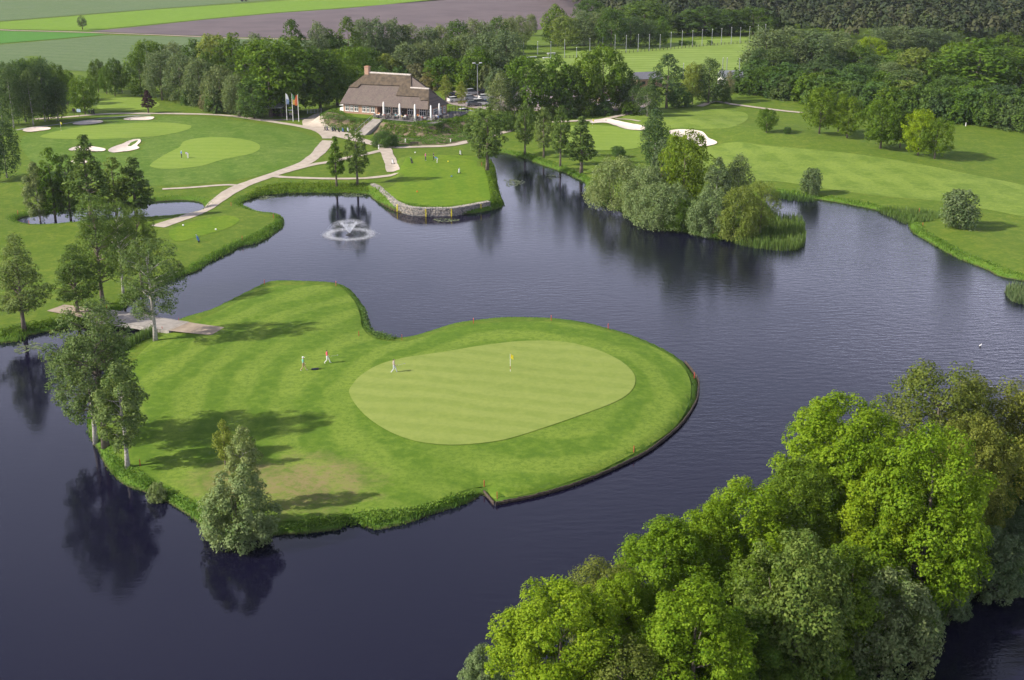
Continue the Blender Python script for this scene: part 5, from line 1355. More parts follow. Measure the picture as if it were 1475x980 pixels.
flagstick(735, 536.5, 'flagstick with a yellow flag on the island green')
flagstick(88, 189, 'flagstick with a yellow flag left of the long practice green')
flagstick(853, 184.5, 'flagstick with a yellow flag on the green behind the slim trees')
stakes = [(26, 309, 'left of the small pond'), (333, 297, 'beside the pale path bend above the lake'), (394, 314, 'at the north tip of the lakeside lawn'), (349, 346, 'on the lakeside lawn left of the fountain'), (258, 386, 'on the bank behind the bridge tree'), (381, 410, 'at the left end of the island top shore'), (484, 412, 'at the right end of the island top shore'),
          (154, 446, 'at the far corner of the bridge head'), (234, 478, 'beside the island end of the bridge, near side'), (258, 466, 'beside the island end of the bridge, far side'), (517, 485, 'in the cove of the island'), (579, 490, 'right of the cove beside the water'), (682, 466, 'above the left part of the island green'), (794, 462, 'above the flag at the back of the island'), (876, 474, 'behind the right part of the island green'), (1000, 545, 'at the rightmost tip of the island'), (913, 652, 'on the lower right edge of the island'), (697.5, 702, 'at the corner of the timber edging, upper one'), (716, 719, 'at the corner of the timber edging, lower one'), (202, 672, 'beside the pale-stemmed birch'), (1324, 306, 'on the right shore above the reeds'), (1329, 327, 'on the right shore below the reeds'), (694, 239, 'beside the trees of the tee lawn'), (42, 324, 'below the left tip of the small pond')]
for x, y, w_ in stakes:
    p = gp(x, y); p.z = max(p.z, 0.05)
    t_ = thing('hazard_stake', 'short red stake ' + w_, 'stake', p, rnd.random(), 'red hazard stakes')
    mb = MB(); mb.box((0, 0, 0.30), (0.065, 0.065, 0.80)); mb.build('post', m_red, t_); mb = MB(); mb.box((0, 0, 0.73), (0.06, 0.06, 0.06), taper=0.3); mb.build('tip', m_red, t_)
for x, y, c, w_ in [(598, 221, m_white, 'white tee marker at the back left of the tee lawn'), (645.5, 234, m_yel, 'yellow tee marker right of the bending golfer'), (601, 277.5, pmat('orange_paint', (0.75, 0.25, 0.03), None, 5), 'orange tee marker near the gabion wall'), (650.5, 255.5, bagm['blue'], 'blue tee marker at the corner of the mown tee'), (264, 326, m_white, 'white tee marker on the lakeside tee, left one'), (311, 332, m_white, 'white tee marker on the lakeside tee, right one')]:
    p = gp(x, y); t_ = thing('tee_marker', w_, 'tee marker', p, 0, 'tee markers')
    mb = MB(); mb.lathe([(0.02, 0.06), (0.13, 0.09), (0.17, 0.2), (0.13, 0.3), (0.02, 0.34)], n=10); mb.build('ball', c, t_); mb = MB(); mb.tube([(0, 0, -0.1), (0, 0, 0.1)], 0.02, 6); mb.build('peg', m_metal, t_)
# club flags
m_fl = [[(0.75, 0.75, 0.75), (0.25, 0.33, 0.5)], [(0.1, 0.3, 0.12), (0.6, 0.4, 0.1)], [(0.60, 0.15, 0.04), (0.60, 0.15, 0.04)]]
for i, (x, y, ty, nm) in enumerate([(413.5, 173.6, 137.2, 'left flagpole with a white and blue flag beside the clubhouse forecourt'), (422.3, 175, 138, 'middle flagpole with a green and ochre flag'), (430.6, 175.6, 139, 'right flagpole with an orange flag')]):
    p = gp(x, y); s = FPX / depth_at(p.y); Hh = (y - ty) / s / math.cos(PITCH)
    t_ = thing('flagpole', nm, 'flagpole', p, 0, 'club flagpoles')
    mb = MB(); mb.tube([(0, 0, 0), (0, 0, Hh)], [0.09, 0.05], 8); mb.build('pole', m_white, t_)
    mb = MB(); mb.lathe([(0.05, 0), (0.09, 0.06), (0.02, 0.14)], (0, 0, Hh), 8); mb.build('finial', m_metal, t_)
    for h in range(2):
        mb = MB()
        n = 7
        for k in range(n):
            z1 = Hh - 0.15 - h * 1.25 - k * 0.18; sx = (-1 if i == 2 else 1)
            w0 = 0.30 + 0.45 * math.sin((k + h * n) / (2 * n) * 2.6); off = 0.07
            for q in range(4):
                xx = off + w0 * (q + 0.5) / 4
                mb.box((sx * xx, 0.08 * math.sin(q * 2.0 + k * 0.4), z1 - xx * 0.35), (w0 / 4 + 0.02, 0.03, 0.2))
        mb.build('flag', pmat('flag_%d_%d' % (i, h), m_fl[i][h], None, 4, 0.8), t_)

# ------------------------------------------------------------------ terrace furniture and guests
m_teak = pmat('grey_wicker', (0.14, 0.13, 0.12), (0.09, 0.085, 0.08), 8, 0.7)
for i, (x, y, ty) in enumerate([(553, 171.3, 148.5), (576, 172.6, 150.8), (598, 176.2, 152), (621, 175.6, 153.5), (633, 170.8, 150.5)]):
    c = cpx(x, y); t_ = thing('parasol', 'tall furled white parasol, %s from the left on the terrace' % ORD[i], 'parasol', (c.x, c.y, TERR + 0.07), 0, 'furled terrace parasols')
    s = FPX / depth_at(c.y, TERR); Hh = (y - ty) / s / math.cos(PITCH)
    mb = MB(); mb.box((0, 0, 0.08), (0.8, 0.8, 0.16)); mb.build('base', m_conc, t_)
    mb = MB(); mb.tube([(0, 0, 0.1), (0, 0, Hh)], 0.05, 8); mb.build('pole', m_white, t_)
    mb = MB(); mb.lathe([(0.10, 0.7), (0.26, 0.78), (0.24, 1.6), (0.22, Hh - 0.9), (0.17, Hh - 0.25), (0.05, Hh)], n=12); cn = mb.build('canopy', m_white, t_, smooth=True)
    mb = MB(); mb.lathe([(0.25, 0), (0.26, 0.05), (0.25, 0.1)], (0, 0, 1.7), 12); mb.build('tie', CLOTH['palegrey'], cn)
mb = MB(); mb.box((0, 0, 0.45), (0.46, 0.46, 0.05)); mb.box((0, -0.21, 0.72), (0.46, 0.05, 0.5))
for sx in (-1, 1):
    for sy in (-1, 1): mb.box((sx * 0.2, sy * 0.2, 0.22), (0.05, 0.05, 0.44))
for sx in (-1, 1): mb.box((sx * 0.22, 0.0, 0.64), (0.05, 0.4, 0.04))
chair_me = mb.mesh('terrace_chair')
def tcoord(u, v):
    p = club(u, v); return Vector((p[0], p[1], TERR + 0.065))
tabs = [(12.6, -2.9), (14.8, -1.2), (15.0, -3.4), (17.4, -1.0), (17.6, -3.2), (20.0, -1.2), (20.2, -3.4), (22.6, -1.2), (22.8, -3.6), (25.4, -2.8), (27.2, -0.2), (28.4, 2.6), (26.6, 3.6), (30.0, 5.4)]
shirts = ['white', 'orange', 'palegrey', 'black', 'white', 'red', 'blue', 'white', 'lilac', 'navy', 'white', 'teal', 'pink', 'white', 'beige', 'yellow']
hairs = ['brown', 'fair', 'grey', 'dark', 'fair', 'brown']
pi = 0
for i, (u, v) in enumerate(tabs):
    c = tcoord(u, v); place = 'front' if v < -2 else 'back'
    where = '%s terrace table, %s along from the stairs' % (place, ORD[i])
    t_ = thing('terrace_table', 'dark square %s' % where, 'table', c, club_A, 'terrace tables')
    mb = MB(); mb.box((0, 0, 0.73), (0.85, 0.85, 0.05)); mb.build('table_top', m_teak if i % 3 else m_white, t_); mb = MB(); mb.box((0, 0, 0.36), (0.1, 0.1, 0.7)); mb.build('leg', m_black, t_); mb = MB(); mb.box((0, 0, 0.03), (0.5, 0.5, 0.05)); mb.build('foot', m_black, t_)
    for k in range(4):
        a = k * math.pi / 2 + 0.2 * ((i * 7 + k) % 3 - 1)
        du, dv = 0.72 * math.cos(a), 0.72 * math.sin(a)
        cc = tcoord(u + du, v + dv); rz = club_A + a + math.pi / 2
        side = ['right', 'back', 'left', 'front'][k]
        ch = obj('terrace_chair', chair_me, m_teak, loc=cc, rz=rz)
        tag(ch, 'dark terrace chair at the %s side of the %s table, %s from the stairs' % (side, place, ORD[i]), 'chair', 'terrace chairs')
        if i < 11 and (i * 3 + k * 5) % 7 not in (1, 4, 6):
            person(cc, rz, 'sit', shirts[pi % 16], ['navy', 'khaki', 'black', 'white'][pi % 4], hairs[pi % 6], 'guest in %s seated at the %s of the %s %s table' % (shirts[pi % 16], side, ORD[i], place), 'terrace guests')
            pi += 1

# ------------------------------------------------------------------ shelter, buggy, racks, signs, bench
p = gp(396, 169); sh = thing('shelter', 'open dark wooden shelter under the oaks beside the flagpoles', 'shelter', p, R(-14))
mb = MB(); mb.add([(-2.9, -1.9, 2.4), (2.9, -1.9, 2.75), (2.9, 2.4, 3.5), (-2.9, 2.4, 3.15), (-2.9, -1.9, 2.52), (2.9, -1.9, 2.87), (2.9, 2.4, 3.62), (-2.9, 2.4, 3.27)], [(3, 2, 1, 0), (4, 5, 6, 7), (0, 1, 5, 4), (1, 2, 6, 5), (2, 3, 7, 6), (3, 0, 4, 7)]); mb.build('roof', m_metal, sh)
for x, y, h in ((-2.6, -1.7, 2.4), (0, -1.7, 2.55), (2.6, -1.7, 2.7)):
    mb = MB(); mb.box((x, y, h / 2), (0.14, 0.14, h)); mb.build('post', m_wood, sh)
mb = MB(); mb.box((0, 2.2, 1.5), (5.4, 0.1, 3.0)); mb.build('back_wall', m_dark, sh)
mb = MB(); mb.box((0, 1.6, 0.45), (4.4, 0.5, 0.08)); mb.box((-1.9, 1.6, 0.2), (0.1, 0.4, 0.4)); mb.box((1.9, 1.6, 0.2), (0.1, 0.4, 0.4)); mb.build('bench', m_wood, sh)
p = gp(419, 169); bg = thing('golf_buggy', 'golf buggy with a white roof parked behind the flagpoles', 'golf buggy', p, R(15))
mb = MB(); mb.box((0, 0, 0.42), (1.15, 2.2, 0.3)); mb.box((0, 0.85, 0.68), (1.1, 0.5, 0.35), taper=0.8); mb.build('body', m_black, bg)
mb = MB(); mb.box((0, 0, 1.85), (1.2, 1.9, 0.09)); mb.build('roof', m_white, bg)
for x in (-0.52, 0.52):
    for y in (-0.8, 0.75): mb = MB(); mb.tube([(x, y, 0.5), (x, y * 0.9, 1.82)], 0.025, 6); mb.build('roof_post', m_black, bg)
mb = MB(); mb.box((0, -0.1, 0.72), (1.0, 0.5, 0.14)); mb.box((0, -0.38, 1.0), (1.0, 0.12, 0.5)); mb.build('seat', CLOTH['beige'], bg)
for x in (-0.52, 0.52):
    for y in (-0.75, 0.8): mb = MB(); mb.tube([(x - 0.09, y, 0.24), (x + 0.09, y, 0.24)], 0.24, 14); mb.build('wheel', m_black, bg)
def rail_fence(p0, p1, h, n, label, mat, cat='fence', bars=True):
    d = Vector((p1.x - p0.x, p1.y - p0.y)); L = d.length
    t_ = thing('metal_fence', label, cat, p0, math.atan2(d.y, d.x))
    dz = p1.z - p0.z
    for k in range(n + 1): mb = MB(); f = k / n; mb.box((L * f, 0, dz * f + h / 2), (0.1, 0.1, h)); mb.build('post', mat, t_)
    for zz in (0.2, h - 0.1): mb = MB(); mb.tube([(0, 0, zz), (L, 0, dz + zz)], 0.035, 6); mb.build('rail', mat, t_)
    if bars:
        mb = MB(); m_ = int(L / 0.3)
        for k in range(m_): f = (k + 0.5) / m_; mb.box((L * f, 0, dz * f + h / 2), (0.03, 0.03, h - 0.3))
        o = mb.build('bars', mat, t_); o['kind'] = 'stuff'
rail_fence(gp(443, 164), gp(463, 163), 1.2, 4, 'grey metal bar fence at the forecourt left of the clubhouse', m_metal)
rail_fence(cpx(647, 164.5).to_3d() + Vector((0, 0, TERR + 0.06)), cpx(674, 163.5).to_3d() + Vector((0, 0, TERR + 0.06)), 1.9, 6, 'tall black bar fence at the right end of the terrace', m_black)
scatter_cover('flower_bed', [(645, 158), (672, 156), (690, 158), (680, 162), (650, 162)], 900, 0.5, 0.3, 'golden', 'yellow-green planting behind the black terrace fence', 'flower bed')
p = gp(597, 211); bn = thing('park_bench', 'dark bench beside the clipped bush at the path fork', 'bench', p, R(4))
for k in range(3): mb = MB(); mb.box((0, -0.16 + 0.16 * k, 0.46), (1.9, 0.13, 0.05)); mb.build('seat_slat', m_dark, bn)
for k in range(3): mb = MB(); mb.box((0, 0.27 + 0.03 * k, 0.62 + 0.15 * k), (1.9, 0.04, 0.12)); mb.build('back_slat', m_dark, bn)
for x in (-0.8, 0.8): mb = MB(); mb.box((x, 0, 0.22), (0.09, 0.5, 0.44)); mb.box((x, 0.27, 0.6), (0.09, 0.06, 0.75)); mb.build('leg', m_dark, bn)
for x, y, c, w_, lab in [(107, 167, m_black, 0.8, 'dark sign board on a post left of the pale sign'), (114, 168, pmat('pale_blue_sign', (0.45, 0.58, 0.72), None, 4), 1.0, 'pale blue sign board beside the round tree')]:
    p = gp(x, y); t_ = thing('sign_board', lab, 'sign', p, R(-5)); mb = MB(); mb.box((0, 0, 1.55), (w_, 0.06, 0.75)); mb.build('board', c, t_)
    mb = MB(); mb.box((0, 0.06, 0.8), (0.09, 0.06, 1.6)); mb.build('post', m_wood, t_)
for k, (x, y) in enumerate([(128.5, 165), (133, 164.6), (136, 164.4)]):
    trolley(gp(x, y), R(60 * k), bagm['black'], 'black golf trolley, %s from the left beside the path signs' % ORD[k], 'trolleys beside the signs')
for x, y, lab in [(500.4, 197, 'short white post at the gravel forecourt'), (545.6, 215, 'short white post at the path fork left of the bush'), (1391, 182, 'short white post before the right wood'), (584, 206, 'small grey post in the planted bank'), (649, 206, 'small pale post at the right of the planted bank')]:
    p = gp(x, y); t_ = thing('marker_post', lab, 'post', p); mb = MB(); mb.lathe([(0.11, -0.1), (0.11, 0.85), (0.07, 0.92)], n=10); mb.build('shaft', m_white, t_); mb = MB(); mb.lathe([(0.115, 0.6), (0.118, 0.65), (0.115, 0.7)], n=10); mb.build('band', m_metal, t_)

# ------------------------------------------------------------------ bridge
A = Vector((*G(146, 453, 1.0), 0)); B = Vector((*G(258, 470.5, 1.0), 0))
d = (B - A); Lb = d.length; az = math.atan2(d.y, d.x)
bd = thing('footbridge', 'flat pale concrete footbridge to the island', 'bridge', (A.x, A.y, 0), az)
nsl = 3
for k in range(nsl):
    mb = MB(); mb.box((Lb * (k + 0.5) / nsl, 0, 0.92), (Lb / nsl - 0.05, 4.0, 0.22)); mb.build('deck_slab', m_conc, bd)
for s in (-1, 1): mb = MB(); mb.box((Lb / 2, s * 2.02, 0.80), (Lb, 0.16, 0.46)); mb.build('edge_beam', m_stone, bd)
for x in (0.6, Lb - 0.6): mb = MB(); mb.box((x, 0, 0.1), (1.4, 3.9, 1.4)); mb.build('abutment', m_stone, bd)
for x in (Lb * 0.36, Lb * 0.66): mb = MB(); mb.box((x, 0, -0.3), (0.4, 3.4, 2.0)); mb.build('pier', m_wood, bd)
m_gravel = pmat('sandy_gravel', (0.36, 0.29, 0.22), (0.24, 0.19, 0.145), 0.8, 0.95, 0.6, 6)
def ramp_path(P0, P1, w0, w1, z0, label):
    mb = MB(); n = 10; dd = (P1 - P0); nn = Vector((-dd.y, dd.x, 0)).normalized()
    vs = []
    for k in range(n + 1):
        f = k / n; c = P0 + dd * f; w = w0 + (w1 - w0) * f
        for s in (-1, -0.33, 0.33, 1):
            q = c + nn * (s * w / 2); g = float(HZ(np.array(q.x), np.array(q.y)))
            vs.append((q.x, q.y, max(z0 * (1 - f) + (g + 0.07) * f, g + 0.07)))
    fs = [(k * 4 + j, k * 4 + j + 1, k * 4 + 5 + j, k * 4 + 4 + j) for k in range(n) for j in range(3)]
    mb.add(vs, fs); o = mb.build('path', m_gravel, smooth=True); tag(o, label, 'path', kind='structure')
ramp_path(B - d.normalized() * 0.4, Vector((*gp(314, 478).xy, 0)), 4.0, 3.4, 1.035, 'sandy gravel apron at the island end of the bridge')
ramp_path(A + d.normalized() * 0.4, Vector((*gp(80, 444).xy, 0)), 4.0, 3.2, 1.035, 'sandy gravel path at the left end of the bridge')

# ------------------------------------------------------------------ gabion wall
gtop = [(534, 265), (542, 268.6), (550, 276), (559, 283.5), (569, 291), (584, 297), (600.5, 299.7), (624, 300), (650, 299.7), (669, 297), (691.6, 293), (706.5, 290)]
gl = catmull([G(x, y, 1.5) for x, y in gtop], 6, closed=False)
gw = thing('gabion_wall', 'curved pale stone gabion wall holding the tee lawn', 'retaining wall', (gl[0][0], gl[0][1], 0))
seg = np.r_[0, np.cumsum(np.linalg.norm(np.diff(gl, axis=0), axis=1))]
def gpt(s):
    x = np.interp(s, seg, gl[:, 0]); y = np.interp(s, seg, gl[:, 1]); x2 = np.interp(s + 0.1, seg, gl[:, 0]); y2 = np.interp(s + 0.1, seg, gl[:, 1])
    if s + 0.1 > seg[-1]: x2 = 2 * x - np.interp(s - 0.1, seg, gl[:, 0]); y2 = 2 * y - np.interp(s - 0.1, seg, gl[:, 1])
    d_ = Vector((x2 - x, y2 - y)).normalized()
    return Vector((x, y)), d_, Vector((d_.y, -d_.x))
bm = bmesh.new(); bmesh.ops.create_icosphere(bm, subdivisions=1, radius=1.0); iv = [v.co.copy() for v in bm.verts]; iff = [tuple(v.index for v in f.verts) for f in bm.faces]; bm.free()
g0 = Vector((gl[0][0], gl[0][1]))
mbs = [MB() for _ in range(3)]
rg = random.Random(3)
s = 0.1
while s < seg[-1]:
    c, d_, n_ = gpt(s)
    spots = [(0.02, z) for z in (0.12, 0.34, 0.56, 0.78, 1.0, 1.22, 1.42)] + [(-k * 0.22 - 0.1, 1.45) for k in range(4)]
    for o_, z in spots:
        r = rg.uniform(0.105, 0.155)
        p = c + n_ * (o_ + rg.uniform(-0.05, 0.06)) + d_ * rg.uniform(-0.06, 0.06) - g0
        m = Matrix.Rotation(rg.random() * 6.28, 3, 'Z') @ Matrix.Rotation(rg.random() * 3, 3, 'X')
        sc = Vector((r * rg.uniform(0.9, 1.35), r * rg.uniform(0.8, 1.1), r * rg.uniform(0.7, 1.0)))
        vs = []
        for v in iv:
            q = m @ Vector((v.x * sc.x, v.y * sc.y, v.z * sc.z)); vs.append((p.x + q.x, p.y + q.y, z + rg.uniform(-0.0, 0.0) + q.z))
        rg.choice(mbs).add(vs, iff)
    s += 0.225
for k, c in enumerate([((0.38, 0.35, 0.31), (0.26, 0.24, 0.21)), ((0.24, 0.23, 0.21), (0.14, 0.135, 0.13)), ((0.45, 0.40, 0.34), (0.32, 0.285, 0.245))]):
    o = mbs[k].build('stones', pmat('gabion_stone_%d' % k, c[0], c[1], 3, 0.9), gw); o['kind'] = 'stuff'
mb = MB()
n = int(seg[-1] / 0.8)
for k in range(n):
    a, da, na = gpt(seg[-1] * k / n); b_, db, nb_ = gpt(seg[-1] * (k + 1) / n)
    q = [a - na * 0.06 - g0, b_ - nb_ * 0.06 - g0, b_ - nb_ * 0.9 - g0, a - na * 0.9 - g0]
    for z0, z1 in ((-0.3, 1.36),):
        vs = [(p.x, p.y, z0) for p in q] + [(p.x, p.y, z1) for p in q]
        mb.add(vs, [(4, 5, 6, 7), (0, 1, 5, 4), (2, 3, 7, 6)])
mb.build('fill', m_stone, gw)
mb = MB()
for z in (0.05, 0.72, 1.5):
    mb.tube([(*(gpt(seg[-1] * k / 60)[0] + gpt(seg[-1] * k / 60)[2] * 0.17 - g0), z) for k in range(61)], 0.012, 4)
mb.build('wire_cage', m_metal, gw)
for x in (574.5, 613.5, 649.8, 691.6):
    s = float(np.interp(x, [g[0] for g in gtop], np.interp(np.arange(len(gtop)) * 6, np.arange(len(gl)), seg)))
    c, d_, n_ = gpt(s); c = c + n_ * 0.22 - g0
    mb = MB(); mb.box((c.x, c.y, 0.62), (0.14, 0.14, 1.5), math.atan2(d_.y, d_.x)); mb.build('post', m_yel, gw)

# ------------------------------------------------------------------ timber edging of the island
ti = [(985, 523), (999, 540), (1005, 554), (1003, 574), (997, 588), (981, 611), (957, 633), (928, 654), (888, 674), (847, 692), (806, 706), (765, 717), (725, 725), (713, 728)]
tl = catmull([G(x, y, 0) for x, y in ti], 8, closed=False)
tl = np.vstack([tl, [G(706, 719, 0)], [G(698, 710, 0)]])
te = thing('timber_edging', 'dark timber edging along the right shore of the island', 'edging', (tl[0][0], tl[0][1], 0))
sg = np.r_[0, np.cumsum(np.linalg.norm(np.diff(tl, axis=0), axis=1))]
mb = MB(); t0 = tl[0]; s = 0.1; rg = random.Random(9); rail = []
while s < sg[-1]:
    x = np.interp(s, sg, tl[:, 0]); y = np.interp(s, sg, tl[:, 1]); x2 = np.interp(min(s + 0.1, sg[-1]), sg, tl[:, 0]); y2 = np.interp(min(s + 0.1, sg[-1]), sg, tl[:, 1])
    a = math.atan2(y2 - y, x2 - x); nx_, ny_ = -math.sin(a), math.cos(a)
    mb.box((x - t0[0] + nx_ * rg.uniform(0.08, 0.14), y - t0[1] + ny_ * rg.uniform(0.08, 0.14), -0.06 + rg.uniform(-0.04, 0.04)), (0.19, 0.07, 0.80), a)
    rail.append((x - t0[0] + nx_ * 0.17, y - t0[1] + ny_ * 0.17, 0.24))
    s += 0.205
o = mb.build('board_wall', m_wood, te); o['kind'] = 'stuff'
mb = MB(); mb.tube(rail[::3], 0.05, 5); mb.build('rail', m_wood, te)

# ------------------------------------------------------------------ fountain
fx, fy = G(503.5, 338.5, 0)
ft = thing('fountain', 'round fountain spraying a white ring on the lake', 'fountain', (fx, fy, 0))
mb = MB(); mb.lathe([(0.2, -0.05), (0.62, 0.0), (0.6, 0.1), (0.25, 0.16), (0.12, 0.3)], n=16); mb.build('float', m_black, ft)
m_spray, nt, b = new_mat('water_spray')
b.inputs['Base Color'].default_value = (0.86, 0.88, 0.92, 1); b.inputs['Roughness'].default_value = 0.4
tr_ = nt.nodes.new('ShaderNodeBsdfTranslucent'); tr_.inputs[0].default_value = (0.85, 0.87, 0.92, 1); mx_ = nt.nodes.new('ShaderNodeMixShader'); mx_.inputs[0].default_value = 0.5
nt.links.new(b.outputs[0], mx_.inputs[1]); nt.links.new(tr_.outputs[0], mx_.inputs[2]); nt.links.new(mx_.outputs[0], nt.nodes['Material Output'].inputs[0])
rs = np.random.RandomState(4)
def drops(name, P, size, kind='stuff'):
    N_ = rs.randn(len(P), 3); N_ /= np.linalg.norm(N_, axis=1)[:, None]
    V_, F_ = leaves(rs, P, N_, size, 0.8); o = obj(name, mesh_np(name, V_, F_), m_spray, ft); o['kind'] = kind
n = 2200; a = rs.rand(n) * 6.283; q = rs.rand(n) ** 1.1
rm = 3.2 + 1.2 * rs.rand(n)
drops('jet', np.stack([np.cos(a) * rm * q * 0.36, np.sin(a) * rm * q * 0.36, 0.3 + 1.9 * q + rs.randn(n) * 0.05], -1), 0.085)
n = 6500; a = rs.rand(n) * 6.283; q = 0.30 + 0.70 * rs.rand(n); rm = 3.0 + 1.5 * rs.rand(n)
z = 0.3 + 4 * 2.0 * q * (1 - q) - 0.3 * q
drops('spray', np.stack([np.cos(a) * rm * q, np.sin(a) * rm * q, np.maximum(z + rs.randn(n) * 0.12, 0.03)], -1), 0.045)
n = 7000; a = rs.rand(n) * 6.283; r_ = 3.75 + rs.randn(n) * 0.42
drops('splash_ring', np.stack([np.cos(a) * r_, np.sin(a) * r_, 0.02 + np.abs(rs.randn(n)) * 0.14], -1), 0.062)

# ------------------------------------------------------------------ car park
m_asph = pmat('car_park_gravel', (0.30, 0.25, 0.23), (0.24, 0.20, 0.185), 0.6, 0.95, 0.3, 6)
sheet('car_park', px_poly([(642, 148), (652, 132), (690, 127), (760, 124), (840, 126), (930, 138), (925, 157), (850, 161), (760, 160), (705, 159), (680, 156)], 3), 3.0, 0.09, m_asph, 'pinkish gravel car park behind the clubhouse', 'car park')
def make_car(key):
    # side profile (x forward), lofted across the width with tumblehome
    van = key == 'van'
    prof = [(-2.1, .35), (-2.15, .62), (-2.05, .98), (-1.95, 1.05), (-1.45, 1.08)] + ([] if not van else []) + [(0.95, 1.0), (1.75, .88), (2.1, .70), (2.15, .45), (2.0, .30), (-2.0, .28)]
    cab = [(-1.95, 1.03), (-1.55, 1.46), (0.0, 1.50), (0.35, 1.44), (1.05, .99)] if not van else [(-2.05, 1.0), (-2.0, 1.78), (0.2, 1.84), (0.7, 1.7), (1.35, .96)]
    out = {}
    mb = MB(); W2 = 0.88
    rings = [(-W2, .90), (-W2 * .97, 1.0), (W2 * .97, 1.0), (W2, .90)]
    vs = []; n = len(prof)
    for y, k in ((-W2, 0.96), (-W2 + .07, 1.0), (W2 - .07, 1.0), (W2, 0.96)):
        for x, z in prof: vs.append((x * k, y, .62 + (z - .62) * (k if k < 1 else 1)))
    fs = [tuple(range(n - 1, -1, -1)), tuple(range(3 * n, 4 * n))]
    for r in range(3):
        for i in range(n): j = (i + 1) % n; fs.append((r * n + i, r * n + j, (r + 1) * n + j, (r + 1) * n + i))
    mb.add(vs, fs); out['body'] = mb.mesh('car_body', False)
    mb = MB(); n = len(cab); vs = []
    for s in (-1, 1):
        for x, z in cab: vs.append((x * (0.97 if z > 1.3 else 1), s * (0.80 if z < 1.2 else 0.64), z))
    fs = [tuple(range(n - 1, -1, -1)), tuple(range(n, 2 * n))] + [(i, i + 1, n + i + 1, n + i) for i in range(n - 1)]
    mb.add(vs, fs); out['windows'] = mb.mesh('car_windows')
    mb = MB(); xs_ = [c for c in cab if c[1] > 1.3]
    mb.add([(xs_[0][0] * .97 - .02, s * .66, xs_[0][1] + .005) for s in (-1, 1)] + [(x * .97, s * .66, z + .035) for x, z in xs_ for s in (-1, 1)], [(0, 1, 3, 2), (2, 3, 5, 4), (4, 5, 7, 6)] if len(xs_) >= 3 else [(0, 1, 3, 2), (2, 3, 5, 4)]); out['roof'] = mb.mesh('car_roof')
    mb = MB(); mb.tube([(0, -.1, 0), (0, .1, 0)], .32, 14); out['wheel'] = mb.mesh('car_wheel')
    mb = MB(); mb.tube([(0, -.105, 0), (0, .105, 0)], .19, 10); out['rim'] = mb.mesh('car_rim')
    mb = MB(); mb.box((0, 0, 0), (.08, .34, .16)); out['lamp'] = mb.mesh('car_lamp')
    return out
CARS = {k: make_car(k) for k in ('car', 'van')}
m_lamp = pmat('headlight_glass', (0.75, 0.77, 0.8), None, 4, 0.15); m_tail = pmat('tail_light', (0.35, 0.02, 0.02), None, 4, 0.3)
PAINT = {k: pmat('car_paint_' + k, v, None, 2, 0.25, spec=0.6) for k, v in dict(silver=(0.48, 0.50, 0.53), black=(0.02, 0.02, 0.025), white=(0.74, 0.74, 0.75), blue=(0.05, 0.10, 0.24), grey=(0.16, 0.17, 0.19), red=(0.35, 0.02, 0.02)).items()}
def car(px, py, rz, paint, kind, label):
    p = gp(px, py); D = CARS[kind]; t_ = thing('parked_car', label, 'car' if kind == 'car' else 'van', (p.x, p.y, p.z + 0.1), rz, 'cars in the car park')
    obj('body', D['body'], PAINT[paint], t_, slot_obj=True); obj('windows', D['windows'], m_glass, t_); obj('roof', D['roof'], PAINT[paint], t_, slot_obj=True)
    for x in (-1.3, 1.35):
        for y in (-.8, .8): w_ = obj('wheel', D['wheel'], m_black, t_, loc=(x, y, .32)); obj('rim', D['rim'], m_metal, w_)
    for y in (-.6, .6): obj('headlight', D['lamp'], m_lamp, t_, loc=(2.09, y, .66), slot_obj=True); obj('tail_light', D['lamp'], m_tail, t_, loc=(-2.09, y, .82), slot_obj=True)
for a in [(680, 137.5, 0.5, 'silver', 'van', 'silver van behind the tall lamp post'), (698, 136.5, 0.3, 'black', 'car', 'black car right of the silver van'), (653, 141, 0.6, 'black', 'car', 'dark car behind the two young trees'), (678, 145, 0.4, 'silver', 'car', 'silver car in the middle row left of the lamp post'), (700, 144, 0.3, 'white', 'car', 'white car in the middle row right of the lamp post'), (655.5, 147.5, 0.5, 'white', 'car', 'white car in front of the young trees'), (682, 153.4, 0.4, 'grey', 'car', 'grey car in the front row by the terrace fence'), (692.5, 152.6, 0.2, 'white', 'van', 'white van in the front row by the terrace fence'), (704, 151.5, 0.5, 'blue', 'car', 'dark blue car in the front row'), (670, 165, 0.5, 'white', 'car', 'white car at the end of the terrace hedge'),
          (728, 133.5, 0.3, 'silver', 'car', 'silver car glimpsed behind the grey birch'), (749, 154, 0.4, 'white', 'car', 'white car glimpsed under the first car park oak'), (790, 133, 0.3, 'grey', 'car', 'grey car glimpsed between the car park oaks'), (828, 134, 0.3, 'white', 'car', 'white car glimpsed far behind the oaks'), (854, 157, 0.3, 'blue', 'car', 'blue car glimpsed below the oaks, left one'), (880, 153, 0.4, 'silver', 'car', 'silver car glimpsed below the oaks, right one'), (776, 150, 0.35, 'silver', 'car', 'silver car glimpsed between two oak trunks'), (812, 149, 0.3, 'black', 'car', 'black car glimpsed between the oak trunks')]:
    car(*a)
hedge([gp(660, 150), gp(680, 148.8), gp(705, 147.6), gp(720, 147)], 1.0, 0.7, 'low light green hedge between the parking rows', mat='golden', dens=35, leaf=0.28)
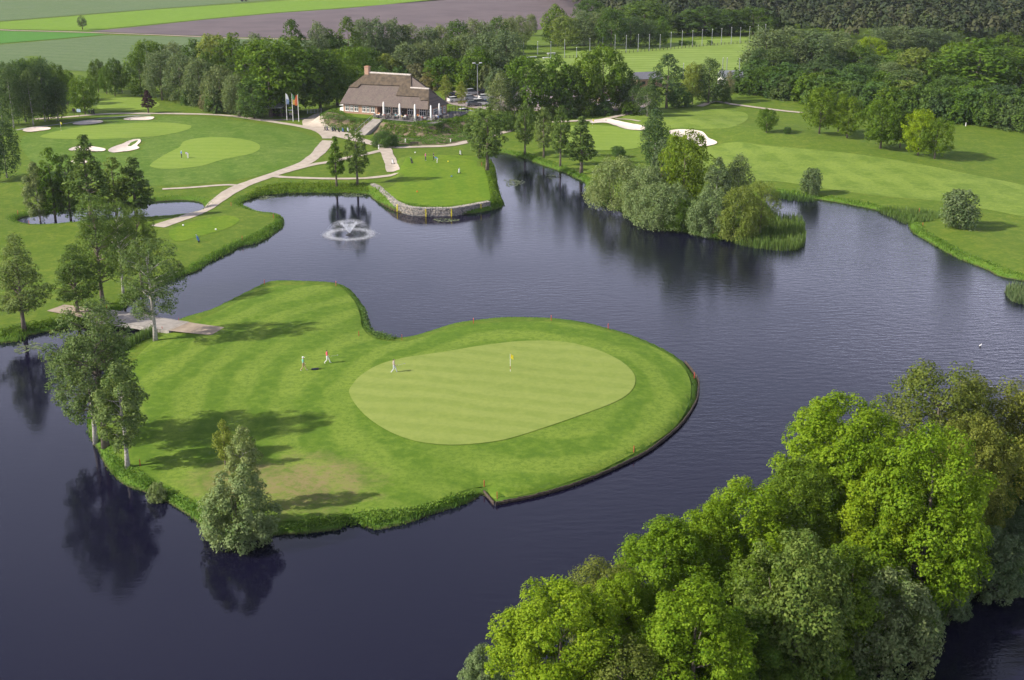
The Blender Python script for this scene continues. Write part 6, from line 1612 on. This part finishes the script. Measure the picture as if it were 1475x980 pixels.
def lamp_post(px, py, ty, label):
    p = gp(px, py); s = FPX / depth_at(p.y, p.z); Hh = (py - ty) / s / math.cos(PITCH)
    t_ = thing('lamp_post', label, 'lamp post', p, 0.3)
    mb = MB(); mb.tube([(0, 0, 0), (0, 0, Hh)], [0.14, 0.08], 8); mb.build('pole', m_metal, t_)
    for s_ in (-1, 1):
        mb = MB(); mb.tube([(0, 0, Hh - 0.1), (s_ * 0.75, 0, Hh + 0.35)], 0.05, 6); ar = mb.build('arm', m_metal, t_)
        mb = MB(); mb.box((s_ * 0.95, 0, Hh + 0.45), (0.75, 0.34, 0.22), 0); mb.build('lamp_head', m_white, ar)
lamp_post(688, 148.5, 97, 'tall grey lamp post with two heads in the car park')
lamp_post(721.5, 158, 119, 'lamp post half hidden in the grey birch by the car park')

# ------------------------------------------------------------------ driving range
pol = [(55, 130, 190), (134, 122, 190), (207, 125, 205), (284, 115, 210), (351, 155, 210), (425, 105, 175), (497, 97, 160), (565, 90, 190), (628, 90, 178), (695, 85, 174), (757, 85, 170), (817, 85, 165), (878, 72, 155), (940, 65, 152), (998, 62, 147), (1052, 57, 142), (1107, 55, 138), (1160, 52, 134), (1215, 45, 132), (1265, 45, 128), (1316, 40, 124), (1363, 32, 112), (1405, 28, 104)]
nets = []
for i, (x, a, c) in enumerate(pol):
    px, ty, py = 740 + x * 0.2576, 30 + a * 0.2576, 30 + c * 0.2576
    p = gp(px, py); s = FPX / depth_at(p.y); Hh = (py - ty) / s / math.cos(PITCH)
    t_ = thing('net_pole', 'pale net pole of the driving range, %s from the left' % ORD[i], 'pole', p, 0, 'driving range net poles')
    mb = MB(); mb.tube([(0, 0, 0), (0, 0, Hh)], [0.13, 0.09], 6); mb.build('pole', m_metal, t_); mb = MB(); mb.lathe([(0.1, 0), (0.12, 0.1), (0.05, 0.2)], (0, 0, Hh - 0.05), 6); mb.build('cap', m_white, t_)
for i, (x, ty, py) in enumerate([(984, 93, 112), (1040, 86, 116), (1046, 86, 116), (1064, 87, 116)]):
    p = gp(x, py); s = FPX / depth_at(p.y); Hh = (py - ty) / s / math.cos(PITCH)
    t_ = thing('net_pole', 'pale net pole beyond the golden tree, %s from the left' % ORD[i], 'pole', p, 0, 'near net poles')
    mb = MB(); mb.tube([(0, 0, 0), (0, 0, Hh)], [0.13, 0.09], 6); mb.build('pole', m_metal, t_); mb = MB(); mb.lathe([(0.1, 0), (0.12, 0.1), (0.05, 0.2)], (0, 0, Hh - 0.05), 6); mb.build('cap', m_white, t_)
fl = [gp(740 + x * 0.2576, 30 + y * 0.2576) for x, y in [(270, 213), (400, 205), (560, 190), (690, 178), (817, 167), (940, 156), (1060, 145), (1180, 136), (1316, 125)]]
rf = thing('range_fence', 'low dark mesh fence along the driving range', 'fence', fl[0])
for a, b_ in zip(fl[:-1], fl[1:]):
    k = 6
    for j in range(k):
        q = a.lerp(b_, j / k) - fl[0]; mb = MB(); mb.box((q.x, q.y, q.z + 0.55), (0.16, 0.16, 1.1)); mb.build('post', m_dark, rf)
    for z in (0.35, 0.7, 1.05): mb = MB(); mb.tube([a - fl[0] + Vector((0, 0, z)), b_ - fl[0] + Vector((0, 0, z))], 0.03, 4); mb.build('wire', m_dark, rf)
for x0, x1, y, h, lab in [(748, 772, 71.5, 6, 'clipped dark hedge block left of the driving range'), (978, 1001, 65.5, 6, 'clipped dark hedge block at the back of the driving range'), (1019.5, 1025, 65, 6, 'small clipped hedge cube at the back of the driving range'), (786, 792, 49.5, 6, 'small clipped hedge cube before the ploughed field')]:
    a, b_ = gp(x0, y), gp(x1, y + 0.4); s = FPX / depth_at(a.y)
    hedge([a, b_], 1.6, h / s, lab, mat='oakdark', dens=9, leaf=0.7)
for x, y, w_, lab in [(766, 103, 4.0, 'white flat board lying left of the driving range'), (788, 104, 3.4, 'white slanting board on the near driving range'), (794, 97.5, 3.4, 'white bench on the near driving range')]:
    p = gp(x, y - 18); t_ = thing('range_board', lab, 'board', p, 0.5); mb = MB(); mb.box((0, 0, 0.75), (w_, 0.9, 0.1)); mb.build('board', m_white, t_)
    for q in (-0.4, 0.4): mb = MB(); mb.box((q * w_, 0, 0.36), (0.12, 0.6, 0.7)); mb.build('leg', m_metal, t_)
def hut(px, py, rz, w_, dep, h, wall, roofm, label):
    p = gp(px, py); t_ = thing('hut', label, 'hut', p, rz)
    mb = MB(); mb.box((0, 0, h / 2), (w_, dep, h)); mb.build('wall', wall, t_)
    a, c, e = w_ / 2 + .3, dep / 2 + .3, h + dep * 0.35
    mb = MB(); mb.add([(-a, -c, h - .1), (a, -c, h - .1), (a, 0, e), (-a, 0, e), (-a, c, h - .1), (a, c, h - .1)], [(0, 1, 2, 3), (3, 2, 5, 4), (0, 3, 4), (1, 5, 2), (0, 4, 5, 1)]); mb.build('roof', roofm, t_)
    mb = MB(); mb.box((w_ * .15, -dep / 2 - .02, 1.0), (1.0, .06, 2.0)); mb.build('door', m_dark, t_)
    mb = MB(); mb.box((-w_ * .25, -dep / 2 - .02, 1.4), (1.1, .06, .9)); mb.build('window', m_glass, t_)
hut(931, 124.5, 0.3, 8, 5, 2.6, m_brick, pmat('slate_roof', (0.16, 0.16, 0.19), None, 3), 'small hut with a slate roof behind the car park trees')
hut(880, 146, 0.2, 8, 5, 2.8, pmat('tan_wall', (0.42, 0.32, 0.22), None, 1), m_tiles, 'tan walled hut glimpsed through the car park trees')
hut(1053, 122, 0.2, 7, 5, 2.6, m_white, m_metal, 'white hut glimpsed behind the thin tan tree')

# ------------------------------------------------------------------ water plants and bank growth
m_pad = leaf_mat('lily_pads', (0.12, 0.145, 0.075), 0.25, 0.1, hue=(0.19, 0.21, 0.13))
for px, py, w_, h_, lab in [(740, 263.5, 34, 13, 'lily pads in the dark channel beside the tee lawn'), (797, 255, 30, 7, 'lily pads along the right channel bank'), (508, 281.5, 40, 7, 'lily pads below the two lakeside trees'), (642, 317.5, 46, 7, 'lily pads below the gabion wall'), (384, 285, 28, 7, 'lily pads at the top left lake corner'), (42, 500, 54, 20, 'lily pads in the left lake arm before the bridge')]:
    x0, y0 = G(px - w_ / 2, py, 0); x1, y1 = G(px + w_ / 2, py, 0); ya = G(px, py + h_ / 2, 0)[1]; yb = G(px, py - h_ / 2, 0)[1]
    rx, ry = (x1 - x0) / 2, (yb - ya) / 2; n = int(min(900, rx * ry * 12)); rs = np.random.RandomState(n)
    a = rs.rand(n) * 6.283; q = np.sqrt(rs.rand(n)) * (0.8 + 0.2 * np.sin(a * 3 + 1))
    P = np.stack([rx * q * np.cos(a), ry * q * np.sin(a)], -1); mb = MB()
    for k, (u, v) in enumerate(P):
        r_ = rs.uniform(0.13, 0.24); z = 0.006 + (k % 40) * 0.0009
        mb.poly([(u + r_ * math.cos(g), v + r_ * math.sin(g), z) for g in np.arange(0.3, 6.2, 0.84) + rs.rand() * 6])
    o = mb.build('lily_pads', m_pad, loc=((x0 + x1) / 2, (ya + yb) / 2, 0)); tag(o, lab, 'water lilies', kind='stuff')

def blades(name, P, h, w, mat, label, cat, lean=0.25, seed=1):
    """upright tapering blades standing at ground points P (n,2)"""
    rs = np.random.RandomState(seed); n = len(P)
    hz = np.maximum(HZ(P[:, 0], P[:, 1]), -0.15)
    hh = h * (0.5 + 0.8 * rs.rand(n)) if np.isscalar(h) else h * (0.5 + 0.8 * rs.rand(n))
    ww = w * (0.6 + 0.8 * rs.rand(n))
    a = rs.rand(n) * 6.283; l = hh * lean * rs.randn(n)
    c0 = P.mean(0)
    X0, Y0 = P[:, 0] - c0[0], P[:, 1] - c0[1]
    ca, sa = np.cos(a), np.sin(a)
    v0 = np.stack([X0 - ca * ww, Y0 - sa * ww, hz - 0.05], -1); v1 = np.stack([X0 + ca * ww, Y0 + sa * ww, hz - 0.05], -1)
    b2 = rs.rand(n) * 6.283
    v2 = np.stack([X0 + np.cos(b2) * l + ca * ww * 0.3, Y0 + np.sin(b2) * l + sa * ww * 0.3, hz + hh], -1); v3 = np.stack([X0 + np.cos(b2) * l - ca * ww * 0.5, Y0 + np.sin(b2) * l - sa * ww * 0.5, hz + hh * 0.93], -1)
    V_ = np.stack([v0, v1, v2, v3], 1).reshape(-1, 3)
    o = obj(name, mesh_np(name, V_, np.arange(n * 4).reshape(n, 4)), LM[mat], loc=(c0[0], c0[1], 0))
    return tag(o, label, cat, kind='stuff')
def poly_pts(pts, n, seed=1, z=0.0):
    poly = catmull([G(x, y, z) for x, y in pts], 3); rs = np.random.RandomState(seed); b0, b1 = poly.min(0), poly.max(0)
    P = b0 + rs.rand(n * 6, 2) * (b1 - b0); return P[inside(poly, P[:, 0], P[:, 1])][:n]
blades('reed_bed', poly_pts([(1048, 340), (1085, 330), (1120, 318), (1150, 318), (1160, 335), (1158, 355), (1140, 362), (1100, 360), (1060, 352)], 5000, 1), 1.5, 0.05, 'reed', 'reed bed at the right tip of the willow thicket', 'reeds', 0.12, 1)
blades('reed_bed', poly_pts([(165, 505), (180, 496), (205, 487), (222, 482), (220, 492), (200, 500), (178, 513)], 1500, 2), 1.1, 0.04, 'reed', 'reeds on the island bank below the bridge', 'reeds', 0.12, 2)
blades('reed_bed', poly_pts([(1262, 303), (1300, 308), (1335, 312), (1355, 316), (1340, 325), (1310, 325), (1285, 315)], 1500, 3), 0.8, 0.05, 'reed', 'low reeds at the notch of the right shore', 'reeds', 0.2, 3)
blades('reed_bed', poly_pts([(1112, 279), (1150, 284), (1178, 290), (1150, 291), (1115, 285)], 700, 4), 1.0, 0.05, 'reed', 'thin reeds at the far shore left of the round bush', 'reeds', 0.12, 4)
blades('reed_bed', poly_pts([(1447, 420), (1465, 414), (1485, 420), (1485, 438), (1460, 436)], 1500, 5), 1.0, 0.06, 'greywillow', 'reed clump in the water at the right edge', 'reeds', 0.15, 5)
def shore_pts(poly, per_m, lo, hi, seed, keep=None):
    """random points along a shoreline, lo..hi metres inland"""
    rs = np.random.RandomState(seed); Q = np.roll(poly, -1, 0); L = np.linalg.norm(Q - poly, axis=1); n = (L * per_m).astype(int)
    out = []
    for (a, b_, k) in zip(poly, Q, n):
        if k == 0: continue
        f = rs.rand(k)[:, None]; out.append(a + (b_ - a) * f)
    P = np.concatenate(out)
    P = P + rs.randn(len(P), 2) * 0.1
    # push inland along the gradient of the shore distance
    e = 0.5
    g = np.stack([SDF(P[:, 0] + e, P[:, 1]) - SDF(P[:, 0] - e, P[:, 1]), SDF(P[:, 0], P[:, 1] + e) - SDF(P[:, 0], P[:, 1] - e)], -1)
    g /= np.linalg.norm(g, axis=1)[:, None] + 1e-6
    P = P + g * (lo + (hi - lo) * rs.rand(len(P)))[:, None]
    inview = (P[:, 1] > 74) & (np.abs(P[:, 0]) < P[:, 1] * 0.42 + 8)
    P = P[inview]
    tuft = np.sin(P[:, 0] * 0.9 + 1.5 * np.sin(P[:, 1] * 0.7)) * np.sin(P[:, 1] * 0.8 + P[:, 0] * 0.35)
    return P, tuft
P, tu = shore_pts(lake_poly, 40, -0.25, 1.6, 11); h = 0.14 + 0.30 * np.clip(tu + 0.25, 0, 1); blades('bank_grass', P, h, 0.06, 'lush', 'tall grass fringe on the mainland shore of the lake', 'grass', 0.35, 11)
P, tu = shore_pts(pond_poly, 40, -0.2, 1.8, 12); blades('bank_grass', P, 0.12 + 0.08 * tu, 0.06, 'lush', 'short grass fringe round the small pond', 'grass', 0.35, 12)
P, tu = shore_pts(fore_poly, 30, -0.2, 3.0, 13); blades('bank_grass', P, 0.5 + 0.3 * tu, 0.06, 'lush', 'grass fringe below the foreground wood', 'grass', 0.35, 13)
P, tu = shore_pts(island_poly, 60, -0.15, 1.3, 14)
timber = polydist(tl, P[:, 0], P[:, 1], closed=False) < 2.2
h = np.where(timber, 0.05, 0.06 + 0.08 * (P[:, 1] < 130) + 0.32 * np.clip(tu + 0.1, 0, 1) * (P[:, 1] < 130)); blades('bank_grass', P, h, 0.05, 'lush', 'grass fringe on the shore of the island', 'grass', 0.35, 14)
for pts, n, h, lf, mt, lab in [
    ([(519, 445), (526, 446), (532, 462), (540, 478), (560, 486), (576, 487), (560, 492), (538, 487), (525, 470)], 1500, 0.7, 0.22, 'hedge', 'leafy marsh plants in the cove of the island'),
    ([(700, 228), (712, 240), (716, 262), (720, 285), (724, 297), (708, 302), (706, 285), (702, 258), (696, 236)], 3200, 0.9, 0.26, 'oak', 'leafy growth on the channel side of the tee lawn'),
    ([(352, 290), (368, 272), (400, 265), (450, 264), (525, 266), (532, 278), (488, 277), (434, 277), (390, 279)], 5200, 0.7, 0.26, 'oak', 'lush growth on the bank before the lakeside path'),
    ([(265, 394), (305, 374), (347, 353), (398, 330), (408, 320), (400, 318), (370, 335), (320, 358), (280, 382)], 4200, 0.5, 0.22, 'lush', 'lush growth along the lakeside lawn shore'),
    ([(535, 283), (558, 297), (600, 308), (645, 309), (690, 304), (722, 296), (722, 292), (690, 298), (645, 304), (600, 304), (560, 291)], 2600, 0.4, 0.22, 'lush', 'green growth at the foot of the gabion wall'),
    ([(0, 488), (35, 480), (70, 473), (120, 462), (150, 455), (140, 448), (80, 460), (30, 468), (0, 476)], 2600, 0.5, 0.22, 'oak', 'lush growth on the left bank beside the bridge'),
    ([(150, 655), (165, 682), (205, 704), (255, 728), (290, 752), (300, 745), (262, 715), (215, 690), (175, 662)], 3200, 0.45, 0.2, 'lush', 'lush growth on the west bank of the island'),
    ([(400, 766), (440, 764), (490, 758), (540, 758), (600, 745), (690, 716), (690, 708), (600, 733), (520, 742), (440, 750)], 3600, 0.5, 0.22, 'lush', 'tufted growth on the south bank of the island'),
    ([(180, 446), (200, 430), (235, 412), (262, 398), (256, 390), (215, 405), (175, 428)], 1800, 0.6, 0.22, 'oak', 'lush growth under the trees behind the bridge'),
    ([(720, 219), (760, 227), (807, 243), (842, 260), (844, 254), (807, 237), (760, 221)], 2400, 0.5, 0.24, 'lush', 'lush growth on the right channel bank'),
    ([(1310, 320), (1330, 340), (1380, 368), (1475, 402), (1475, 398), (1390, 364), (1340, 336), (1322, 320)], 2200, 0.35, 0.22, 'lush', 'lush growth along the right lake shore')]:
    scatter_cover('bank_growth', pts, n, h, lf, mt, lab, 'undergrowth')
# leaf litter and undergrowth below the foreground wood
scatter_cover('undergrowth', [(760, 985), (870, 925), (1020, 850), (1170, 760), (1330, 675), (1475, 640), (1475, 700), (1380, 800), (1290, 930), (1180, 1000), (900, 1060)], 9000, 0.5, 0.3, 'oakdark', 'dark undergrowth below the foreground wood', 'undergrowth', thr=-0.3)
# a white bird over the lake
bx, by = G(1412, 499, 0.0); bd = thing('water_bird', 'small white bird on the lake at the right edge', 'bird', (bx, by, 0.0), 0.6)
mb = MB(); mb.tube([(-0.24, 0, 0.10), (-0.1, 0, 0.09), (0.08, 0, 0.10), (0.17, 0, 0.17), (0.20, 0, 0.25), (0.26, 0, 0.26)], [0.02, 0.09, 0.10, 0.05, 0.05, 0.03], 8); mb.build('body', m_white, bd, smooth=True)
mb = MB(); mb.tube([(0.27, 0, 0.26), (0.34, 0, 0.25)], [0.018, 0.005], 6); mb.build('beak', m_yel, bd)
# far tractor on the top field
p = Vector(G(351, 3, 0.3)).to_3d(); p.z = 0.6; tr = thing('tractor', 'tiny red tractor far away at the top of the bright field', 'tractor', p, 0.2)
mb = MB(); mb.box((0.6, 0, 1.2), (2.2, 1.0, 0.9)); mb.build('bonnet', m_tail, tr); mb = MB(); mb.box((-0.8, 0, 2.0), (1.4, 1.5, 1.6), taper=0.85); mb.build('cab', m_tail, tr)
for x, r_ in ((-0.9, 0.85), (1.4, 0.5)):
    for y in (-0.85, 0.85): mb = MB(); mb.tube([(x, y - .2, r_), (x, y + .2, r_)], r_, 12); mb.build('wheel', m_black, tr)
# ------------------------------------------------------------------ thin air haze
m_haze = bpy.data.materials.new('haze')
m_haze.use_nodes = True
hn = m_haze.node_tree
hn.nodes.remove(hn.nodes['Principled BSDF'])
pv = hn.nodes.new('ShaderNodeVolumePrincipled')
pv.inputs['Color'].default_value = (0.82, 0.88, 1.0, 1)
pv.inputs['Density'].default_value = 0.00005
pv.inputs['Anisotropy'].default_value = 0.2
hn.links.new(pv.outputs[0], hn.nodes['Material Output'].inputs['Volume'])
mb = MB(); mb.box((0, 1500, 26), (15000, 15000, 58))
hz = mb.build('haze', m_haze)
tag(hz, 'thin pale haze in the air over the whole course', 'haze', kind='stuff')
